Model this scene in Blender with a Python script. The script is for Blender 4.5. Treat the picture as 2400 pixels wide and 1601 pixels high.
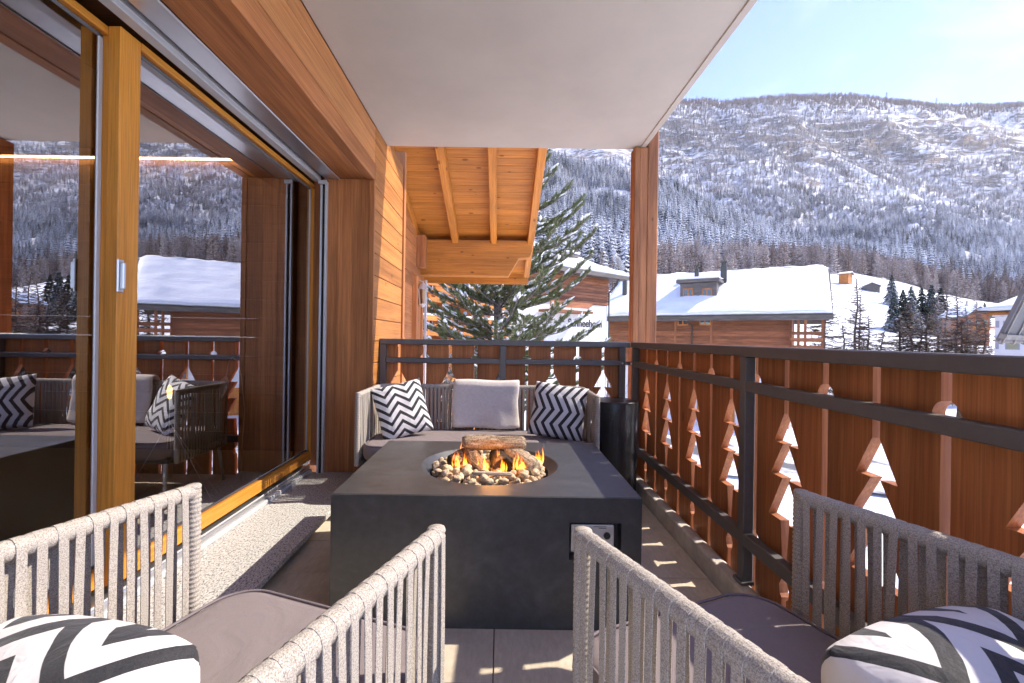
import bpy, bmesh, math, random
from mathutils import Vector, Matrix, Euler, noise as mnoise

for _o in list(bpy.data.objects):
    bpy.data.objects.remove(_o)
scene = bpy.context.scene
COL = scene.collection
R = math.radians

# ---------------------------------------------------------------- camera
CAM_Z = 1.12
cam_data = bpy.data.cameras.new('camera')
cam_data.sensor_width = 36.0
cam_data.lens = 16.0
cam_data.clip_start = 0.05
cam_data.clip_end = 6000
cam = bpy.data.objects.new('camera', cam_data)
COL.objects.link(cam)
cam_data.shift_x = 27/2400
cam_data.shift_y = -9.5/2400
cam.matrix_world = Matrix.Translation((0, 0, CAM_Z)) @ Matrix.Rotation(R(90), 4, 'X') @ Matrix.Rotation(0.0145, 4, 'Z')
scene.camera = cam

# ---------------------------------------------------------------- sky, sun, exposure
SUN = Vector((1.07, 0.18, 1.0)).normalized()
world = bpy.data.worlds.new('World')
scene.world = world
world.use_nodes = True
wn, wl = world.node_tree.nodes, world.node_tree.links
wn.clear()
w_out = wn.new('ShaderNodeOutputWorld')
w_bg = wn.new('ShaderNodeBackground')
w_bg.inputs['Strength'].default_value = 0.15
w_sky = wn.new('ShaderNodeTexSky')
w_sky.sky_type = 'NISHITA'
w_sky.sun_disc = False
w_sky.sun_elevation = math.asin(SUN.z)
w_sky.sun_rotation = math.atan2(SUN.x, SUN.y)
w_sky.altitude = 1800
w_sky.air_density = 1.0
w_sky.dust_density = 0.1
w_sky.ozone_density = 3.0
# thin high cloud drifting over the whole sky
w_tc = wn.new('ShaderNodeTexCoord')
w_map = wn.new('ShaderNodeMapping')
w_map.inputs['Scale'].default_value = (1.3, 2.6, 5.0)
w_map.inputs['Rotation'].default_value = (0.2, 0.1, 0.6)
w_ns = wn.new('ShaderNodeTexNoise')
w_ns.inputs['Scale'].default_value = 1.6
w_ns.inputs['Detail'].default_value = 7
w_ns.inputs['Roughness'].default_value = 0.55
w_ns.inputs['Distortion'].default_value = 0.6
w_rmp = wn.new('ShaderNodeMapRange')
w_rmp.inputs[1].default_value = 0.42
w_rmp.inputs[2].default_value = 0.80
w_rmp.inputs[3].default_value = 0.0
w_rmp.inputs[4].default_value = 0.45
w_mix = wn.new('ShaderNodeMixRGB')
w_mix.inputs[2].default_value = (3.0, 3.05, 3.5, 1)
wl.new(w_tc.outputs['Generated'], w_map.inputs[0])
wl.new(w_map.outputs[0], w_ns.inputs['Vector'])
wl.new(w_ns.outputs[0], w_rmp.inputs[0])
wl.new(w_rmp.outputs[0], w_mix.inputs[0])
w_tint = wn.new('ShaderNodeHueSaturation')
w_tint.inputs['Hue'].default_value = 0.522
w_tint.inputs['Saturation'].default_value = 1.05
w_tint.inputs['Value'].default_value = 0.74
wl.new(w_sky.outputs[0], w_tint.inputs['Color'])
wl.new(w_tint.outputs[0], w_mix.inputs[1])
wl.new(w_mix.outputs[0], w_bg.inputs['Color'])
wl.new(w_bg.outputs[0], w_out.inputs[0])

sun_data = bpy.data.lights.new('sun', 'SUN')
sun_data.energy = 2.1
sun_data.angle = R(0.5)
sun_data.color = (1.0, 0.90, 0.76)
sun = bpy.data.objects.new('sun', sun_data)
COL.objects.link(sun)
sun.rotation_euler = SUN.to_track_quat('Z', 'Y').to_euler()

vs = scene.view_settings
vs.view_transform = 'Standard'
vs.look = 'None'
vs.exposure = 2.12
vs.gamma = 1.0
vs.use_curve_mapping = False
scene.cycles.use_denoising = True
scene.cycles.use_adaptive_sampling = True
scene.cycles.adaptive_threshold = 0.03
scene.cycles.max_bounces = 12
scene.cycles.diffuse_bounces = 7
scene.cycles.transparent_max_bounces = 16
scene.cycles.caustics_reflective = False
scene.cycles.caustics_refractive = False
scene.cycles.sample_clamp_indirect = 6.0

# ---------------------------------------------------------------- helpers
def T(o, label=None, cat=None, group=None, kind=None):
    if label: o['label'] = label
    if cat: o['category'] = cat
    if group: o['group'] = group
    if kind: o['kind'] = kind
    return o

def empty(name, loc=(0, 0, 0), rz=0.0, **kw):
    o = bpy.data.objects.new(name, None)
    o.empty_display_size = 0.1
    COL.objects.link(o)
    o.location = loc
    o.rotation_euler = (0, 0, rz)
    return T(o, **kw)

def link(name, me, mat=None, parent=None, loc=None, rot=None, scale=None, **kw):
    if mat is not None and not me.materials:
        me.materials.append(mat)
    o = bpy.data.objects.new(name, me)
    COL.objects.link(o)
    if parent is not None: o.parent = parent
    if loc is not None: o.location = loc
    if rot is not None: o.rotation_euler = rot
    if scale is not None: o.scale = scale
    return T(o, **kw)

class MB:
    """collects verts and faces for one mesh"""
    def __init__(s): s.v, s.f = [], []
    def add(s, vs_, fs_):
        n = len(s.v); s.v.extend([tuple(p) for p in vs_]); s.f.extend([tuple(i + n for i in f) for f in fs_]); return s
    def box(s, x0, x1, y0, y1, z0, z1):
        return s.add([(x0,y0,z0),(x1,y0,z0),(x1,y1,z0),(x0,y1,z0),(x0,y0,z1),(x1,y0,z1),(x1,y1,z1),(x0,y1,z1)],
                     [(0,3,2,1),(4,5,6,7),(0,1,5,4),(1,2,6,5),(2,3,7,6),(3,0,4,7)])
    def tube(s, pts, rad, n=8, cap=True, flat=1.0):
        pts = [Vector(p) for p in pts]
        if not hasattr(rad, '__len__'): rad = [rad] * len(pts)
        rings = []
        up = None
        for i, p in enumerate(pts):
            t = (pts[min(i+1, len(pts)-1)] - pts[max(i-1, 0)]).normalized()
            if up is None:
                up = Vector((0,0,1)) if abs(t.z) < 0.9 else Vector((1,0,0))
            a = t.cross(up)
            if a.length < 1e-6: a = t.orthogonal()
            a.normalize(); b = a.cross(t).normalized(); up = b
            rings.append([p + a*math.cos(2*math.pi*k/n)*rad[i] + b*math.sin(2*math.pi*k/n)*rad[i]*flat for k in range(n)])
        vs_, fs_ = [], []
        for r in rings: vs_ += r
        for i in range(len(rings)-1):
            for k in range(n):
                a0, a1 = i*n+k, i*n+(k+1) % n
                fs_.append((a0, a1, a1+n, a0+n))
        if cap:
            fs_.append(tuple(reversed(range(n)))); fs_.append(tuple(range((len(rings)-1)*n, len(rings)*n)))
        return s.add(vs_, fs_)
    def lathe(s, prof, n=24, c=(0,0)):
        vs_, fs_ = [], []
        for r, z in prof:
            for k in range(n):
                a = 2*math.pi*k/n
                vs_.append((c[0]+r*math.cos(a), c[1]+r*math.sin(a), z))
        for i in range(len(prof)-1):
            for k in range(n):
                a0, a1 = i*n+k, i*n+(k+1) % n
                fs_.append((a0, a1, a1+n, a0+n))
        return s.add(vs_, fs_)
    def prism(s, poly, axis, d0, d1):
        """poly of 2D points extruded along axis: 'x' -> (y,z), 'y' -> (x,z), 'z' -> (x,y)"""
        def P(p, d):
            return {'x': (d, p[0], p[1]), 'y': (p[0], d, p[1]), 'z': (p[0], p[1], d)}[axis]
        n = len(poly)
        vs_ = [P(p, d0) for p in poly] + [P(p, d1) for p in poly]
        fs_ = [tuple(range(n)), tuple(reversed(range(n, 2*n)))] + [(i, i+n, (i+1) % n+n, (i+1) % n) for i in range(n)]
        return s.add(vs_, fs_)
    def mesh(s, name, smooth=False, recalc=True):
        me = bpy.data.meshes.new(name)
        me.from_pydata(s.v, [], s.f)
        if recalc:
            bm = bmesh.new(); bm.from_mesh(me)
            bmesh.ops.recalc_face_normals(bm, faces=bm.faces)
            bm.to_mesh(me); bm.free()
        if smooth:
            me.polygons.foreach_set('use_smooth', [True]*len(me.polygons))
        me.update()
        return me

def bevel_mesh(me, w=0.004, seg=1, angle=30, smooth=False):
    bm = bmesh.new(); bm.from_mesh(me)
    es = [e for e in bm.edges if len(e.link_faces) == 2 and e.calc_face_angle(0) > R(angle)]
    bmesh.ops.bevel(bm, geom=es, offset=w, segments=seg, affect='EDGES', profile=0.5)
    bm.to_mesh(me); bm.free()
    if smooth: me.polygons.foreach_set('use_smooth', [True]*len(me.polygons))
    return me

def box(name, x0, x1, y0, y1, z0, z1, mat, parent=None, bev=0.003, **kw):
    """a bevelled box whose object origin is its own centre"""
    cx, cy, cz = (x0+x1)/2, (y0+y1)/2, (z0+z1)/2
    me = MB().box(x0-cx, x1-cx, y0-cy, y1-cy, z0-cz, z1-cz).mesh(name)
    if bev: bevel_mesh(me, min(bev, abs(x1-x0)*.3, abs(y1-y0)*.3, abs(z1-z0)*.3))
    return link(name, me, mat, parent, loc=(cx, cy, cz), **kw)

# ---------------------------------------------------------------- materials
def nmat(name):
    m = bpy.data.materials.new(name); m.use_nodes = True
    nt = m.node_tree
    return m, nt, nt.nodes, nt.links, nt.nodes['Principled BSDF']

def ramp(ns, stops, interp='LINEAR'):
    r = ns.new('ShaderNodeValToRGB')
    r.color_ramp.interpolation = interp
    e = r.color_ramp.elements
    while len(e) < len(stops): e.new(0.5)
    for el, (p, c) in zip(e, stops):
        el.position = p
        el.color = (c[0], c[1], c[2], 1) if hasattr(c, '__len__') else (c, c, c, 1)
    return r

def mixrgb(ns, ls, fac, a, b, mode='MIX'):
    m = ns.new('ShaderNodeMixRGB'); m.blend_type = mode
    for i, v in ((0, fac), (1, a), (2, b)):
        if hasattr(v, 'is_output') or hasattr(v, 'links'): ls.new(v, m.inputs[i])
        elif i == 0: m.inputs[0].default_value = v
        else: m.inputs[i].default_value = (v[0], v[1], v[2], 1)
    return m.outputs[0]

def noise_node(ns, ls, vec, scale, detail=3, rough=0.5, dist=0.0):
    n = ns.new('ShaderNodeTexNoise')
    n.inputs['Scale'].default_value = scale; n.inputs['Detail'].default_value = detail
    n.inputs['Roughness'].default_value = rough; n.inputs['Distortion'].default_value = dist
    if vec is not None: ls.new(vec, n.inputs['Vector'])
    return n

def mapping(ns, ls, vec, scale=(1, 1, 1), loc=(0, 0, 0)):
    m = ns.new('ShaderNodeMapping')
    m.inputs['Scale'].default_value = scale; m.inputs['Location'].default_value = loc
    ls.new(vec, m.inputs[0]); return m.outputs[0]

def bump(ns, ls, h, strength, dist, bsdf):
    b = ns.new('ShaderNodeBump'); b.inputs['Strength'].default_value = strength; b.inputs['Distance'].default_value = dist
    ls.new(h, b.inputs['Height']); ls.new(b.outputs[0], bsdf.inputs['Normal']); return b

def objcoord(ns, ls, rnd=True):
    tc = ns.new('ShaderNodeTexCoord')
    if not rnd: return tc.outputs['Object']
    oi = ns.new('ShaderNodeObjectInfo')
    ad = ns.new('ShaderNodeVectorMath'); ad.operation = 'MULTIPLY_ADD'
    cb = ns.new('ShaderNodeCombineXYZ')
    for i in range(3): ls.new(oi.outputs['Random'], cb.inputs[i])
    ls.new(cb.outputs[0], ad.inputs[0]); ad.inputs[1].default_value = (37.1, 53.7, 71.3)
    ls.new(tc.outputs['Object'], ad.inputs[2])
    return ad.outputs[0]

def wood(name, dark, light, axis='z', knots=0.7, rough=0.55, var=0.25, stain=0.35, fine=1.0, kn_size=0.19):
    """stained softwood, the grain running along the object's axis"""
    m, nt, ns, ls, b = nmat(name)
    co = objcoord(ns, ls)
    k = {'x': 0, 'y': 1, 'z': 2}[axis]
    def sc(a, l): v = [a, a, a]; v[k] = l; return tuple(v)
    warp = noise_node(ns, ls, mapping(ns, ls, co, sc(5, 0.8)), 1.0, 2)
    wv = ns.new('ShaderNodeVectorMath'); wv.operation = 'MULTIPLY_ADD'
    ls.new(warp.outputs['Color'], wv.inputs[0]); wv.inputs[1].default_value = (0.035, 0.035, 0.035); ls.new(co, wv.inputs[2])
    g1 = noise_node(ns, ls, mapping(ns, ls, wv.outputs[0], sc(34, 1.0)), 1.0, 4, 0.6)
    g2 = noise_node(ns, ls, mapping(ns, ls, wv.outputs[0], sc(170*fine, 3.5)), 1.0, 3, 0.6)
    big = noise_node(ns, ls, mapping(ns, ls, co, sc(4, 0.9)), 1.0, 2)
    c1 = ramp(ns, [(0.25, dark), (0.5, [ (dark[i]+light[i])/2 for i in range(3)]), (0.75, light)])
    ls.new(g1.outputs[0], c1.inputs[0])
    f2 = ramp(ns, [(0.35, 0.62), (0.6, 1.0)])
    ls.new(g2.outputs[0], f2.inputs[0])
    col = mixrgb(ns, ls, 0.75, c1.outputs[0], f2.outputs[0], 'MULTIPLY')
    bg = ramp(ns, [(0.3, 1-stain), (0.7, 1.12)])
    ls.new(big.outputs[0], bg.inputs[0])
    col = mixrgb(ns, ls, 1.0, col, bg.outputs[0], 'MULTIPLY')
    # knots
    vo = ns.new('ShaderNodeTexVoronoi'); vo.inputs['Scale'].default_value = 1.0
    ls.new(mapping(ns, ls, wv.outputs[0], sc(10, 5.0)), vo.inputs['Vector'])
    sep = ns.new('ShaderNodeSeparateColor'); ls.new(vo.outputs['Color'], sep.inputs[0])
    thr = ns.new('ShaderNodeMath'); thr.operation = 'MULTIPLY_ADD'
    ls.new(sep.outputs[0], thr.inputs[0]); thr.inputs[1].default_value = -0.42; thr.inputs[2].default_value = kn_size
    df = ns.new('ShaderNodeMath'); df.operation = 'SUBTRACT'; ls.new(thr.outputs[0], df.inputs[0]); ls.new(vo.outputs['Distance'], df.inputs[1])
    kn = ns.new('ShaderNodeMapRange'); kn.inputs[1].default_value = -0.03; kn.inputs[2].default_value = 0.05; kn.inputs[4].default_value = knots
    ls.new(df.outputs[0], kn.inputs[0])
    col = mixrgb(ns, ls, kn.outputs[0], col, [dark[0]*.32, dark[1]*.28, dark[2]*.28])
    # board to board variation
    oi = ns.new('ShaderNodeObjectInfo')
    vr = ns.new('ShaderNodeMapRange'); vr.inputs[3].default_value = 1-var; vr.inputs[4].default_value = 1+var
    ls.new(oi.outputs['Random'], vr.inputs[0])
    hs = ns.new('ShaderNodeHueSaturation'); ls.new(vr.outputs[0], hs.inputs['Value']); ls.new(col, hs.inputs['Color'])
    ls.new(hs.outputs[0], b.inputs['Base Color'])
    b.inputs['Roughness'].default_value = rough
    b.inputs['Specular IOR Level'].default_value = 0.3
    bump(ns, ls, g2.outputs[0], 0.25, 0.002, b)
    return m

def woods(name, dark, light, **kw):
    return {a: wood(name + '_' + a, dark, light, a, **kw) for a in 'xyz'}

def plain(name, col, rough=0.5, metal=0.0, nscale=0, namt=0.12, bscale=0, bstr=0.1, bdist=0.001, spec=0.5):
    m, nt, ns, ls, b = nmat(name)
    b.inputs['Base Color'].default_value = (*col, 1); b.inputs['Roughness'].default_value = rough
    b.inputs['Metallic'].default_value = metal; b.inputs['Specular IOR Level'].default_value = spec
    if nscale:
        n = noise_node(ns, ls, objcoord(ns, ls), nscale, 5, 0.6)
        r = ramp(ns, [(0.3, [c*(1-namt) for c in col]), (0.7, [min(1, c*(1+namt)) for c in col])])
        ls.new(n.outputs[0], r.inputs[0]); ls.new(r.outputs[0], b.inputs['Base Color'])
        rr = ns.new('ShaderNodeMapRange'); rr.inputs[3].default_value = max(0, rough-.1); rr.inputs[4].default_value = min(1, rough+.1)
        ls.new(n.outputs[0], rr.inputs[0]); ls.new(rr.outputs[0], b.inputs['Roughness'])
    if bscale:
        n2 = noise_node(ns, ls, objcoord(ns, ls), bscale, 4, 0.6)
        bump(ns, ls, n2.outputs[0], bstr, bdist, b)
    return m

def speckle(name, a, c, scale, lo=0.42, hi=0.58, rough=0.8, stretch=(1, 1, 1), bstr=0.3, bdist=0.001, mid=None):
    m, nt, ns, ls, b = nmat(name)
    co = mapping(ns, ls, objcoord(ns, ls), stretch)
    n = noise_node(ns, ls, co, scale, 3, 0.65)
    stops = [(lo, a), (hi, c)] if mid is None else [(lo, a), ((lo+hi)/2, mid), (hi, c)]
    r = ramp(ns, stops); ls.new(n.outputs[0], r.inputs[0]); ls.new(r.outputs[0], b.inputs['Base Color'])
    b.inputs['Roughness'].default_value = rough; b.inputs['Specular IOR Level'].default_value = 0.25
    bump(ns, ls, n.outputs[0], bstr, bdist, b)
    return m

W_STAIN = woods('stained_spruce', (0.39, 0.132, 0.045), (0.63, 0.262, 0.090), var=0.14)
W_PLANK = wood('railing_plank', (0.41, 0.130, 0.042), (0.66, 0.255, 0.086), 'z', knots=0.5, var=0.16)
W_BOARD = wood('wall_board', (0.34, 0.125, 0.030), (0.56, 0.235, 0.062), 'y', var=0.10, stain=0.25)
W_FASCIA = wood('fascia_board', (0.45, 0.178, 0.060), (0.69, 0.315, 0.110), 'y', var=0.10, stain=0.25)
W_HONEY = woods('honey_spruce', (0.42, 0.150, 0.022), (0.66, 0.265, 0.045), kn_size=.24, knots=.8, var=0.08, stain=0.22, rough=0.5)
W_DOOR = woods('door_wood', (0.56, 0.210, 0.028), (0.76, 0.325, 0.052), knots=0.0, var=0.04, stain=0.10, rough=0.35)
W_POST = wood('post_wood', (0.26, 0.102, 0.045), (0.58, 0.245, 0.095), 'z', var=0.12, stain=0.6, knots=.9, kn_size=.23)
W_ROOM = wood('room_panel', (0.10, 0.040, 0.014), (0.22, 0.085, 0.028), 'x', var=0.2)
STEEL = plain('dark_steel', (0.105, 0.098, 0.096), 0.48, 0.0, nscale=30, namt=0.1, bscale=700, bstr=0.05, bdist=0.0004)
PLASTER = plain('slab_paint', (0.47, 0.425, 0.36), 0.85, nscale=2.2, namt=0.07, bscale=160, bstr=0.10, bdist=0.001)
ALU = plain('aluminium', (0.60, 0.60, 0.61), 0.32, 0.9, nscale=6, namt=0.06)
ALU_PAINT = plain('silver_paint', (0.52, 0.53, 0.55), 0.45, 0.2, nscale=8, namt=0.05)
RUBBER = plain('grey_gasket', (0.11, 0.11, 0.12), 0.6)
BLACKGAP = plain('black_gap', (0.012, 0.011, 0.010), 0.9)
CONCRETE = plain('kerb_concrete', (0.54, 0.50, 0.44), 0.85, nscale=14, namt=0.2, bscale=220, bstr=0.5, bdist=0.003)
# ================================================================ the balcony
def tile_mat():
    m, nt, ns, ls, b = nmat('floor_tile')
    co = objcoord(ns, ls)
    n1 = noise_node(ns, ls, co, 3.5, 6, 0.65, 0.8)
    n2 = noise_node(ns, ls, mapping(ns, ls, co, (60, 18, 30)), 1.0, 4, 0.7)
    r = ramp(ns, [(0.3, (0.52, 0.44, 0.335)), (0.55, (0.61, 0.525, 0.415)), (0.75, (0.68, 0.595, 0.48))])
    ls.new(n1.outputs[0], r.inputs[0])
    r2 = ramp(ns, [(0.3, 0.82), (0.7, 1.06)]); ls.new(n2.outputs[0], r2.inputs[0])
    ls.new(mixrgb(ns, ls, 1.0, r.outputs[0], r2.outputs[0], 'MULTIPLY'), b.inputs['Base Color'])
    b.inputs['Roughness'].default_value = 0.6
    bump(ns, ls, n2.outputs[0], 0.25, 0.001, b)
    return m
TILE = tile_mat()

def granite_mat():
    m, nt, ns, ls, b = nmat('granite')
    co = objcoord(ns, ls, False)
    st = mapping(ns, ls, co, (1.0, 0.55, 1.0))
    n1 = noise_node(ns, ls, st, 130, 3, 0.7, 0.4)
    n2 = noise_node(ns, ls, st, 260, 2, 0.6)
    r = ramp(ns, [(0.35, (0.07, 0.068, 0.065)), (0.43, (0.34, 0.33, 0.315)), (0.51, (0.54, 0.53, 0.51)), (0.66, (0.66, 0.65, 0.63))])
    ls.new(n1.outputs[0], r.inputs[0])
    r2 = ramp(ns, [(0.36, 0.55), (0.52, 1.05)]); ls.new(n2.outputs[0], r2.inputs[0])
    ls.new(mixrgb(ns, ls, 0.7, r.outputs[0], r2.outputs[0], 'MULTIPLY'), b.inputs['Base Color'])
    b.inputs['Roughness'].default_value = 0.6
    return m
GRANITE = granite_mat()

YB0 = -0.9          # balcony starts behind the camera
# floor: a bed with single tiles on it
floor = box('floor', -1.25, 1.0, YB0, 3.62, -0.22, -0.010, plain('tile_grout', (0.16, 0.13, 0.10), 0.9), bev=0,
            label='beige tiled balcony floor', kind='structure')
tile_me = {}
xs = [-1.2, -0.6795, -0.0085, 0.6625, 0.998]
for i in range(len(xs)-1):
    w = xs[i+1]-xs[i]-0.004
    for k in range(-11, 5):
        y0 = 2.145 + 0.335*k
        y1 = min(y0+0.331, 3.615)
        if y0 < YB0 or y1-y0 < .02: continue
        key = (i, round(y1-y0, 3))
        if key not in tile_me:
            tile_me[key] = bevel_mesh(MB().box(-w/2, w/2, -(y1-y0)/2, (y1-y0)/2, -0.005, 0.005).mesh('tile'), 0.0015)
        link('tile', tile_me[key], TILE, floor, loc=Vector(((xs[i]+xs[i+1])/2, (y0+y1)/2, -0.005))-floor.location)

kerb_me = bevel_mesh(MB().prism([(1.0, -0.2), (1.07, -0.2), (1.07, 0.085), (1.045, 0.097), (1.004, 0.095), (1.0, 0.088)], 'y', YB0, 3.62).mesh('kerb'), 0.003)
link('kerb', kerb_me, CONCRETE, label='rough concrete kerb under the tall railing', kind='structure')
deck_edge = box('floor_slab', -1.25, 1.07, YB0, 3.63, -0.42, -0.225, CONCRETE, bev=0, label='concrete edge of the balcony floor', kind='structure')

# granite threshold step
granite = box('granite_step', -1.46, -0.98, YB0, 3.42, 0.060, 0.090, GRANITE, bev=0.003,
              label='speckled grey granite threshold slab below the glass door', cat='step')
box('riser', -1.44, -1.05, YB0, 3.40, 0.0005, 0.0595, TILE, granite, bev=0).location -= granite.location

# concrete slab overhead
ceil = box('ceiling', -0.962, 1.157, YB0, 3.77, 2.69, 2.90, PLASTER, bev=0.006, label='pale painted concrete slab over the balcony', kind='structure')
box('drip_edge', 1.118, 1.160, YB0, 3.772, 2.682, 2.72, PLASTER, ceil, bev=0.003).location -= ceil.location

# ---------------------------------------------------------------- chalet wall beside the door
WX = -0.96
wall = empty('timber_wall', (WX, 4.0, 0), label='honey-lit timber wall of horizontal boards beside the sofa', cat='wall')
box('backing', WX-0.16, WX-0.022, 3.43, 4.40, -0.3, 2.62, W_STAIN['y'], None, bev=0).parent = wall
wall.children[0].location -= wall.location
def wall_child(name, x0, x1, y0, y1, z0, z1, mat, bev=0.003):
    o = box(name, x0, x1, y0, y1, z0, z1, mat, None, bev); o.parent = wall; o.location -= Vector(wall.location); return o
zj = 2.581
z = zj
while z > -0.3:
    wall_child('board', WX-0.021, WX, 3.43, 4.385, z-0.1642, z-0.0028, W_BOARD, 0.003)
    z -= 0.167
wall_child('board', WX-0.021, WX, 3.43, 4.385, 2.5838, 2.75, W_BOARD, 0.0025)
wall_child('corner_trim', WX-0.10, WX+0.018, 4.388, 4.455, -0.3, 2.9, W_STAIN['z'], 0.004)

# fascia over the door
fascia = empty('timber_lintel', (WX, 0.4, 2.3), label='long timber lintel beam clad in boards above the glass door', cat='beam')
def fas(name, x0, x1, y0, y1, z0, z1, mat, bev=0.003):
    o = box(name, x0, x1, y0, y1, z0, z1, mat, None, bev); o.parent = fascia; o.location -= Vector(fascia.location); return o
fas('soffit_board', -1.215, WX-0.075, YB0, 3.41, 2.292, 2.34, W_STAIN['y'])
fas('beam_core', -1.20, WX-0.022, YB0, 3.408, 2.342, 2.88, W_STAIN['y'], 0)
fas('lower_board', WX-0.073, WX, YB0, 3.425, 2.290, 2.4125, W_STAIN['y'], 0.005)
for (a, b2) in ((YB0, 0.30), (0.303, 1.62), (1.623, 3.425)):
    fas('board', WX-0.021, WX, a, b2, 2.4170, 2.5780, W_FASCIA)
for (a, b2) in ((YB0, 1.05), (1.053, 3.425)):
    fas('board', WX-0.021, WX-0.001, a, b2, 2.5840, 2.688, W_FASCIA)

# timber post at the end of the door opening
post = empty('timber_door_post', (-1.15, 3.45, 0.09), label='wide reddish timber post at the end of the glass door', cat='post')
def pst(name, x0, x1, y0, y1, z0, z1, bev=0.003):
    o = box(name, x0, x1, y0, y1, z0, z1, W_STAIN['z'], None, bev); o.parent = post; o.location -= Vector(post.location); return o
pst('board', -1.345, -1.232, 3.412, 3.55, 0.092, 2.291, 0.001)
pst('board', -1.2315, -1.120, 3.411, 3.55, 0.092, 2.291, 0.001)
pst('board', -1.1195, -1.000, 3.412, 3.55, 0.092, 2.291, 0.001)
pst('corner_board', -0.9995, -0.958, 3.407, 3.432, 0.092, 2.288, 0.003)

# roller shutter box and guide rail
sh = empty('roller_shutter_box', (-1.28, 0.4, 2.29), label='brushed metal roller shutter casing above the glass door', cat='shutter')
def shc(name, *a, bev=0.002):
    o = box(name, *a, None, bev); o.parent = sh; o.location -= Vector(sh.location); return o
shc('cover_plate', -1.328, -1.2165, YB0, 3.405, 2.286, 2.2905, ALU)
shc('lip', -1.2225, -1.2165, YB0, 3.405, 2.281, 2.2855, ALU_PAINT)
shc('slot', -1.358, -1.329, YB0, 3.40, 2.315, 2.33, BLACKGAP)
shc('header_profile', -1.405, -1.358, YB0, 3.40, 2.262, 2.33, ALU_PAINT)
shc('header_rib', -1.372, -1.356, YB0, 3.40, 2.284, 2.292, ALU_PAINT)
g = empty('shutter_guide', (-1.33, 3.38, 0.09), label='slim aluminium shutter guide rail along the timber post', cat='guide rail')
def gch(name, *a, bev=0.0015):
    o = box(name, *a, None, bev); o.parent = g; o.location -= Vector(g.location); return o
gch('channel', -1.352, -1.338, 3.375, 3.408, 0.091, 2.26, ALU_PAINT)
gch('channel', -1.318, -1.304, 3.375, 3.408, 0.091, 2.26, ALU_PAINT)
gch('slot', -1.337, -1.319, 3.385, 3.408, 0.091, 2.26, BLACKGAP)
gch('end_stop', -1.362, -1.300, 3.355, 3.374, 2.235, 2.262, ALU_PAINT)

# ---------------------------------------------------------------- sliding glass door
def glass_mat():
    m, nt, ns, ls, b = nmat('door_glass')
    ns.remove(b)
    out = ns['Material Output']
    tr = ns.new('ShaderNodeBsdfTransparent'); tr.inputs[0].default_value = (0.78, 0.80, 0.80, 1)
    gl = ns.new('ShaderNodeBsdfGlossy'); gl.inputs['Roughness'].default_value = 0.0; gl.inputs[0].default_value = (0.93, 0.93, 0.96, 1)
    fr = ns.new('ShaderNodeFresnel'); fr.inputs[0].default_value = 1.5
    mr = ns.new('ShaderNodeMapRange'); mr.inputs[1].default_value = 0.03; mr.inputs[2].default_value = 0.35
    mr.inputs[3].default_value = 0.44; mr.inputs[4].default_value = 0.86
    ls.new(fr.outputs[0], mr.inputs[0])
    mx = ns.new('ShaderNodeMixShader'); ls.new(mr.outputs[0], mx.inputs[0]); ls.new(tr.outputs[0], mx.inputs[1]); ls.new(gl.outputs[0], mx.inputs[2])
    ls.new(mx.outputs[0], out.inputs[0])
    return m
GLASS = glass_mat()

door = empty('sliding_glass_door', (-1.43, 1.8, 0.09), label='tall sliding glass door with golden wooden frame and aluminium sill', cat='door')
def dch(name, x0, x1, y0, y1, z0, z1, mat, bev=0.003, parent=None):
    o = box(name, x0, x1, y0, y1, z0, z1, mat, None, bev); o.parent = parent or door
    o.location -= Vector(door.location)
    return o
# sill
dch('sill_profile', -1.47, -1.395, YB0, 3.41, 0.091, 0.118, ALU_PAINT, 0.004)
dch('sill_track', -1.62, -1.412, YB0, 3.41, 0.1185, 0.140, ALU, 0.003)
dch('sill_rib', -1.4215, -1.4165, YB0, 3.41, 0.1405, 0.150, ALU_PAINT, 0.001)
# far leaf (the fixed one)
YA, YE = 1.697, 3.515
def leaf(x, ya, ye, st_a, st_b, name):
    lf = dch(name, x-0.05, x-0.002, ya, ya+st_a, 0.168, 2.262, W_DOOR['z'])
    kids = []
    for (nm, a) in (('end_stile', (x-0.05, x, ye-st_b, ye, 0.168, 2.262, W_DOOR['z'])),
                    ('bottom_rail', (x-0.05, x, ya+st_a+.0005, ye-st_b-.0005, 0.168, 0.237, W_DOOR['y'])),
                    ('top_rail', (x-0.05, x, ya+st_a+.0005, ye-st_b-.0005, 2.232, 2.262, W_DOOR['y'])),
                    ('gasket', (x-0.034, x-0.022, ya+st_a, ya+st_a+0.022, 0.238, 2.231, ALU_PAINT)),
                    ('gasket', (x-0.034, x-0.022, ye-st_b-0.022, ye-st_b, 0.238, 2.231, ALU_PAINT)),
                    ('gasket', (x-0.034, x-0.022, ya+st_a, ye-st_b, 0.238, 0.252, RUBBER)),
                    ('gasket', (x-0.034, x-0.022, ya+st_a, ye-st_b, 2.216, 2.231, RUBBER))):
        o = box(nm, *a, None, 0.003); o.parent = lf; o.location -= lf.location + Vector(door.location)
    pane = MB().add([(x-0.026, ya+st_a, 0.238), (x-0.026, ye-st_b, 0.238), (x-0.026, ye-st_b, 2.231), (x-0.026, ya+st_a, 2.231)], [(0, 1, 2, 3)]).mesh('pane', recalc=False)
    po = link('pane', pane, GLASS, lf); po.location = -(lf.location + Vector(door.location))
    return lf
leaf(-1.43, YA, YE, 0.098, 0.062, 'door_leaf')
l2 = leaf(-1.482, -0.55, 1.752, 0.10, 0.0443, 'door_leaf')
dch('jamb', -1.435, -1.353, 3.46, 3.55, 0.125, 2.29, W_STAIN['z'])
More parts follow.
